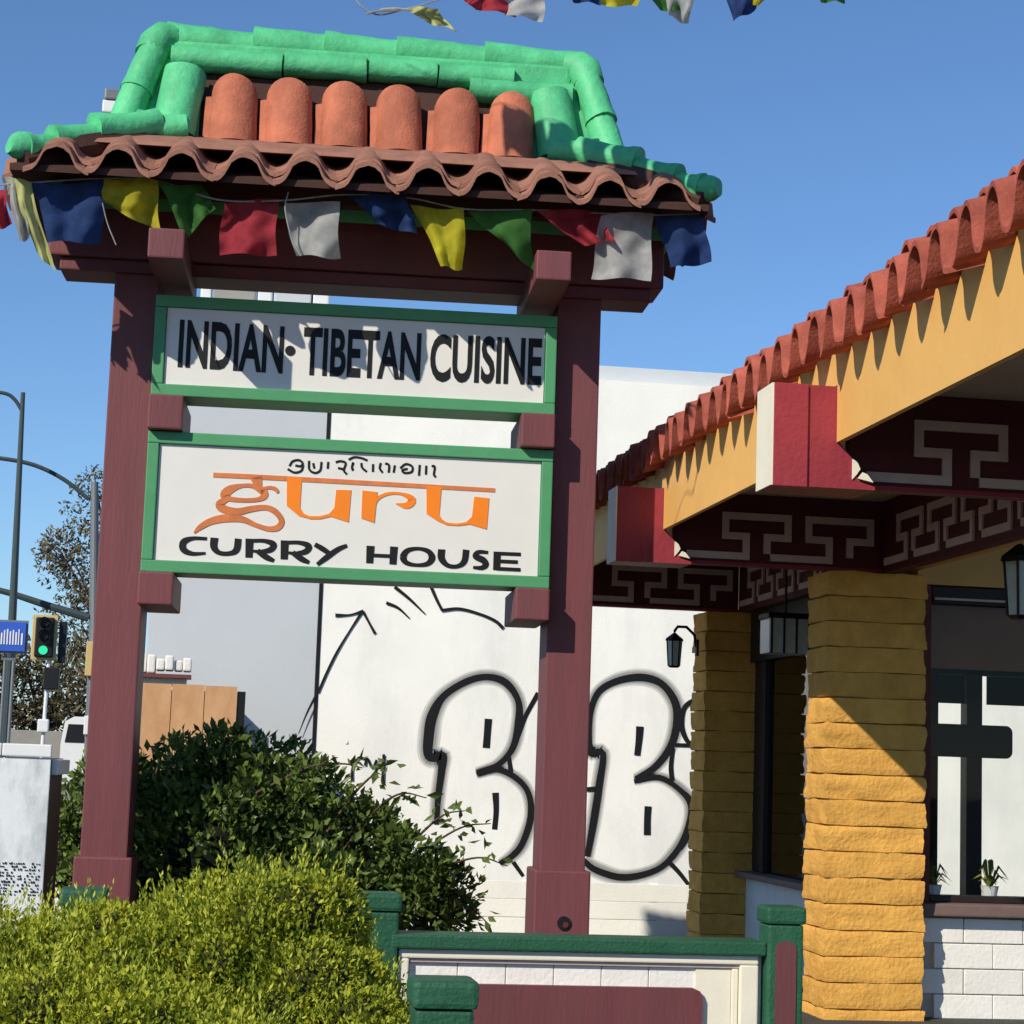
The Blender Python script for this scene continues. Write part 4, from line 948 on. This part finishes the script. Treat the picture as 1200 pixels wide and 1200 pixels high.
# ------------------------------------------------------------------ street at the far left
FYD = 65.0
def T65(px, py, Y=FYD): return atY(px, py, Y)
lp = empty('street_lamp', (0, 0, 0)); tag(lp, 'tall dark street lamp pole with curved arm at the left edge', 'street lamp')
a = T65(27, 460); b = T65(14, 735); MB().tube([(b.x, FYD, 0), (b.x, FYD, b.z), (a.x, FYD, a.z)], [.16, .13, .07], 10).build('pole', M['steel_dark'], lp)
pts = [T65(*p[:2]) for p in spline([(25, 480), (17, 468), (6, 461), (-20, 458)], 5)]; MB().tube(pts, .06, 8).build('arm', M['steel_dark'], lp)
v = T65(-24, 459); box('lamp_head', M['grey_metal'], lp, v.x - .7, v.x + .1, FYD - .15, FYD + .15, v.z - .1, v.z + .06, c=.04)
ts = empty('traffic_signal', (0, 0, 0)); tag(ts, 'grey signal mast with long arm and lamp arm next to the left sign post', 'traffic signal')
a = T65(109, 560); MB().tube([(-3.6, 66, 0), (-3.75, 66, 5.5), (a.x, 66, a.z)], [.2, .16, .12], 12).build('mast', M['grey_metal'], ts)
pts = [T65(p[0], p[1], 66) for p in spline([(104, 585), (75, 562), (40, 545), (0, 537), (-50, 533)], 5)]; MB().tube(pts, .07, 8).build('lamp_arm', M['steel_dark'], ts)
pts = [T65(p[0], p[1], 66) for p in ((104, 724), (60, 711), (15, 696), (-60, 676))]; MB().tube(pts, [.14, .12, .1, .08], 8).build('mast_arm', M['steel_dark'], ts)
v = T65(105, 772, 65.7); box('pedestrian_box', M['sign_tan'], ts, v.x - .12, v.x + .14, 65.6, 65.85, v.z - .55, v.z + .55, c=.03)
v = T65(103, 848, 65.7); box('control_box', M['white_plain'], ts, v.x - .12, v.x + .16, 65.6, 65.85, v.z - .35, v.z + .25, c=.03)
sg = empty('traffic_light', (0, 0, 0)); tag(sg, 'traffic light with green lamp lit and tan backplate on thin white pole', 'traffic light')
c = T65(52, 747, 60); Ys = 60
box('backplate', M['sign_tan'], sg, c.x - .36, c.x + .36, Ys, Ys + .06, c.z - .66, c.z + .66, c=.02)
box('housing', M['iron'], sg, c.x - .26, c.x + .27, Ys - .16, Ys - .002, c.z - .58, c.z + .58, c=.04)
for k, (dz, m) in enumerate(((.38, M['iron']), (0, M['iron']), (-.38, emit('green_signal', (30, 190, 130), .7)))):
    MB().tube([(c.x, Ys - .17, c.z + dz), (c.x, Ys - .19, c.z + dz)], .13, 16).build('lens', m, sg)
    MB().tube([(c.x, Ys - .19, c.z + dz + .03), (c.x, Ys - .36, c.z + dz + .06)], .15, 14, cap=False).build('visor', M['iron'], sg) if k < 2 else None
box('side_housing', M['iron'], sg, c.x + .40, c.x + .62, Ys + .1, Ys + .5, c.z - .72, c.z + .5, c=.03)
v = T65(50, 850, 60); MB().tube([(v.x, Ys + .1, 0), (v.x + .05, Ys + .1, c.z - .6)], .055, 8).build('pole', M['white_plain'], sg)
box('junction_box', M['white_plain'], sg, v.x - .15, v.x + .17, Ys - .05, Ys + .2, v.z - .2, v.z + .18, c=.04)
v = T65(60, 795, 60); box('rear_signal', M['iron'], sg, v.x - .22, v.x + .22, Ys - .1, Ys + .2, v.z - .32, v.z + .32, c=.03)
ss = empty('street_sign', (0, 0, 0)); tag(ss, 'blue lettered sign on two pale posts at the left edge', 'sign')
a = T65(-30, 727, 62); b = T65(29, 764, 62)
box('sign_panel', M['blue_sign'], ss, a.x, b.x, 61.95, 62.0, b.z, a.z, c=.01); box('rim', M['grey_metal'], ss, a.x - .05, b.x + .06, 62.01, 62.05, b.z - .06, a.z + .06, c=.01)
rr = random.Random(2)
for k in range(9): box('letter_bar', M['white_plain'], ss, b.x - .13 - k * .085, b.x - .13 - k * .085 + rr.uniform(.03, .05), 61.93, 61.948, b.z + .2, a.z - .2 - rr.uniform(0, .14))
for px in (5, 15): v = T65(px, 790, 62.2); MB().tube([(v.x, 62.2, 0), (v.x, 62.2, b.z - .07)], .05, 8).build('post', M['grey_metal'], ss)
v = T65(10, 772, 62.2); box('cross_bar', M['grey_metal'], ss, v.x - .2, v.x + .2, 62.15, 62.25, v.z - .05, v.z + .05)
# trees behind the crossing
def tree(label, lobes, trunk, seed, n, size, m='tree'):
    rt = np.random.default_rng(seed); e = empty('street_tree', trunk); tag(e, label, 'tree', 'trees beyond the crossing')
    L = [(x - trunk[0], y - trunk[1], z, a, b, c_) for x, y, z, a, b, c_ in lobes]
    S_ = list(L)
    for q in L:
        for i in range(10):
            d = rt.normal(0, 1, 3); d /= np.linalg.norm(d); r_ = rt.uniform(.2, .42) * q[3]; S_.append((q[0] + d[0] * q[3] * .9, q[1] + d[1] * q[4] * .9, q[2] + d[2] * q[5] * .9, r_, r_, r_ * .8))
    P, D = lobes_points(S_, n, .35, rt)
    k = P[:, 2] > .1
    o = link('crown', leaf_mesh('crown', P[k], D[k] + np.array([0, 0, -.1]), size, M[m], .45, .3, .7, rt), e); o['kind'] = 'stuff'
    tb = MB(); top = max(q[2] for q in L)
    tb.tube([(0, 0, 0), (.1, 0, top * .4), (.0, .1, top * .75)], [.22, .17, .08], 9)
    for q in L: tb.tube([(.08, 0, top * .4), ((q[0]) * .6, q[1] * .5, q[2] * .85), (q[0], q[1], q[2])], [.1, .06, .03], 6)
    tb.build('trunk', M['bark'], e, True)
def lb(px, py, Y, r_, sq=.9): v = atY(px, py, Y); return (v.x, v.y, v.z, r_, r_, r_ * sq)
tree('brown leafed tree rising behind the left sign post', [lb(88, 660, 78, 1.5), lb(108, 600, 78, 1.1), lb(112, 570, 78, .8), lb(70, 645, 78, .9), lb(95, 730, 78, 1.5), lb(120, 690, 78, 1.6), lb(90, 780, 78, 1.2)], (-3.6, 78, 0), 21, 5200, .20)
tree('broad dull brown tree mass low behind the traffic light', [lb(-20, 800, 90, 2.2), lb(30, 810, 90, 2.0), lb(70, 800, 90, 2.0), lb(110, 810, 90, 2.2), lb(20, 770, 90, 1.0), lb(-60, 790, 90, 2.4), lb(50, 850, 90, 1.8), lb(0, 850, 90, 1.8)], (-7, 90, 0), 22, 9000, .28)
bw_ = box('boundary_wall', M['concrete'], None, -14, 6, 72, 72.4, 0, 2.4, c=.02); tag(bw_, 'low grey wall across the street below the traffic light', 'wall')
# parked white van beside the mast
vn = empty('parked_van', (-3.2, 70, 0)); vn.scale = (1, 1, .86); tag(vn, 'white van with dark windows parked by the signal mast', 'van')
MB().prism([(-1.6, .75), (-1.6, 2.3), (-1.5, 3.15), (-1.2, 3.35), (2.2, 3.35), (2.2, .75)], -.9, .9, 'y').build('body', M['white_plain'], vn)
MB().prism([(-1.47, 2.35), (-1.38, 3.05), (-.75, 3.05), (-.75, 2.35)], -.93, -.905, 'y').build('side_window', M['iron'], vn); MB().prism([(-.65, 2.35), (-.65, 3.05), (.2, 3.05), (.2, 2.35)], -.93, -.905, 'y').build('side_window', M['iron'], vn)
for x in (-.9, 1.4): w_ = MB().tube([(x, -.95, .62), (x, -.7, .62)], .42, 18).build('wheel', M['iron'], vn); MB().tube([(x, -.97, .62), (x, -.951, .62)], .22, 14).build('rim', M['grey_metal'], w_)
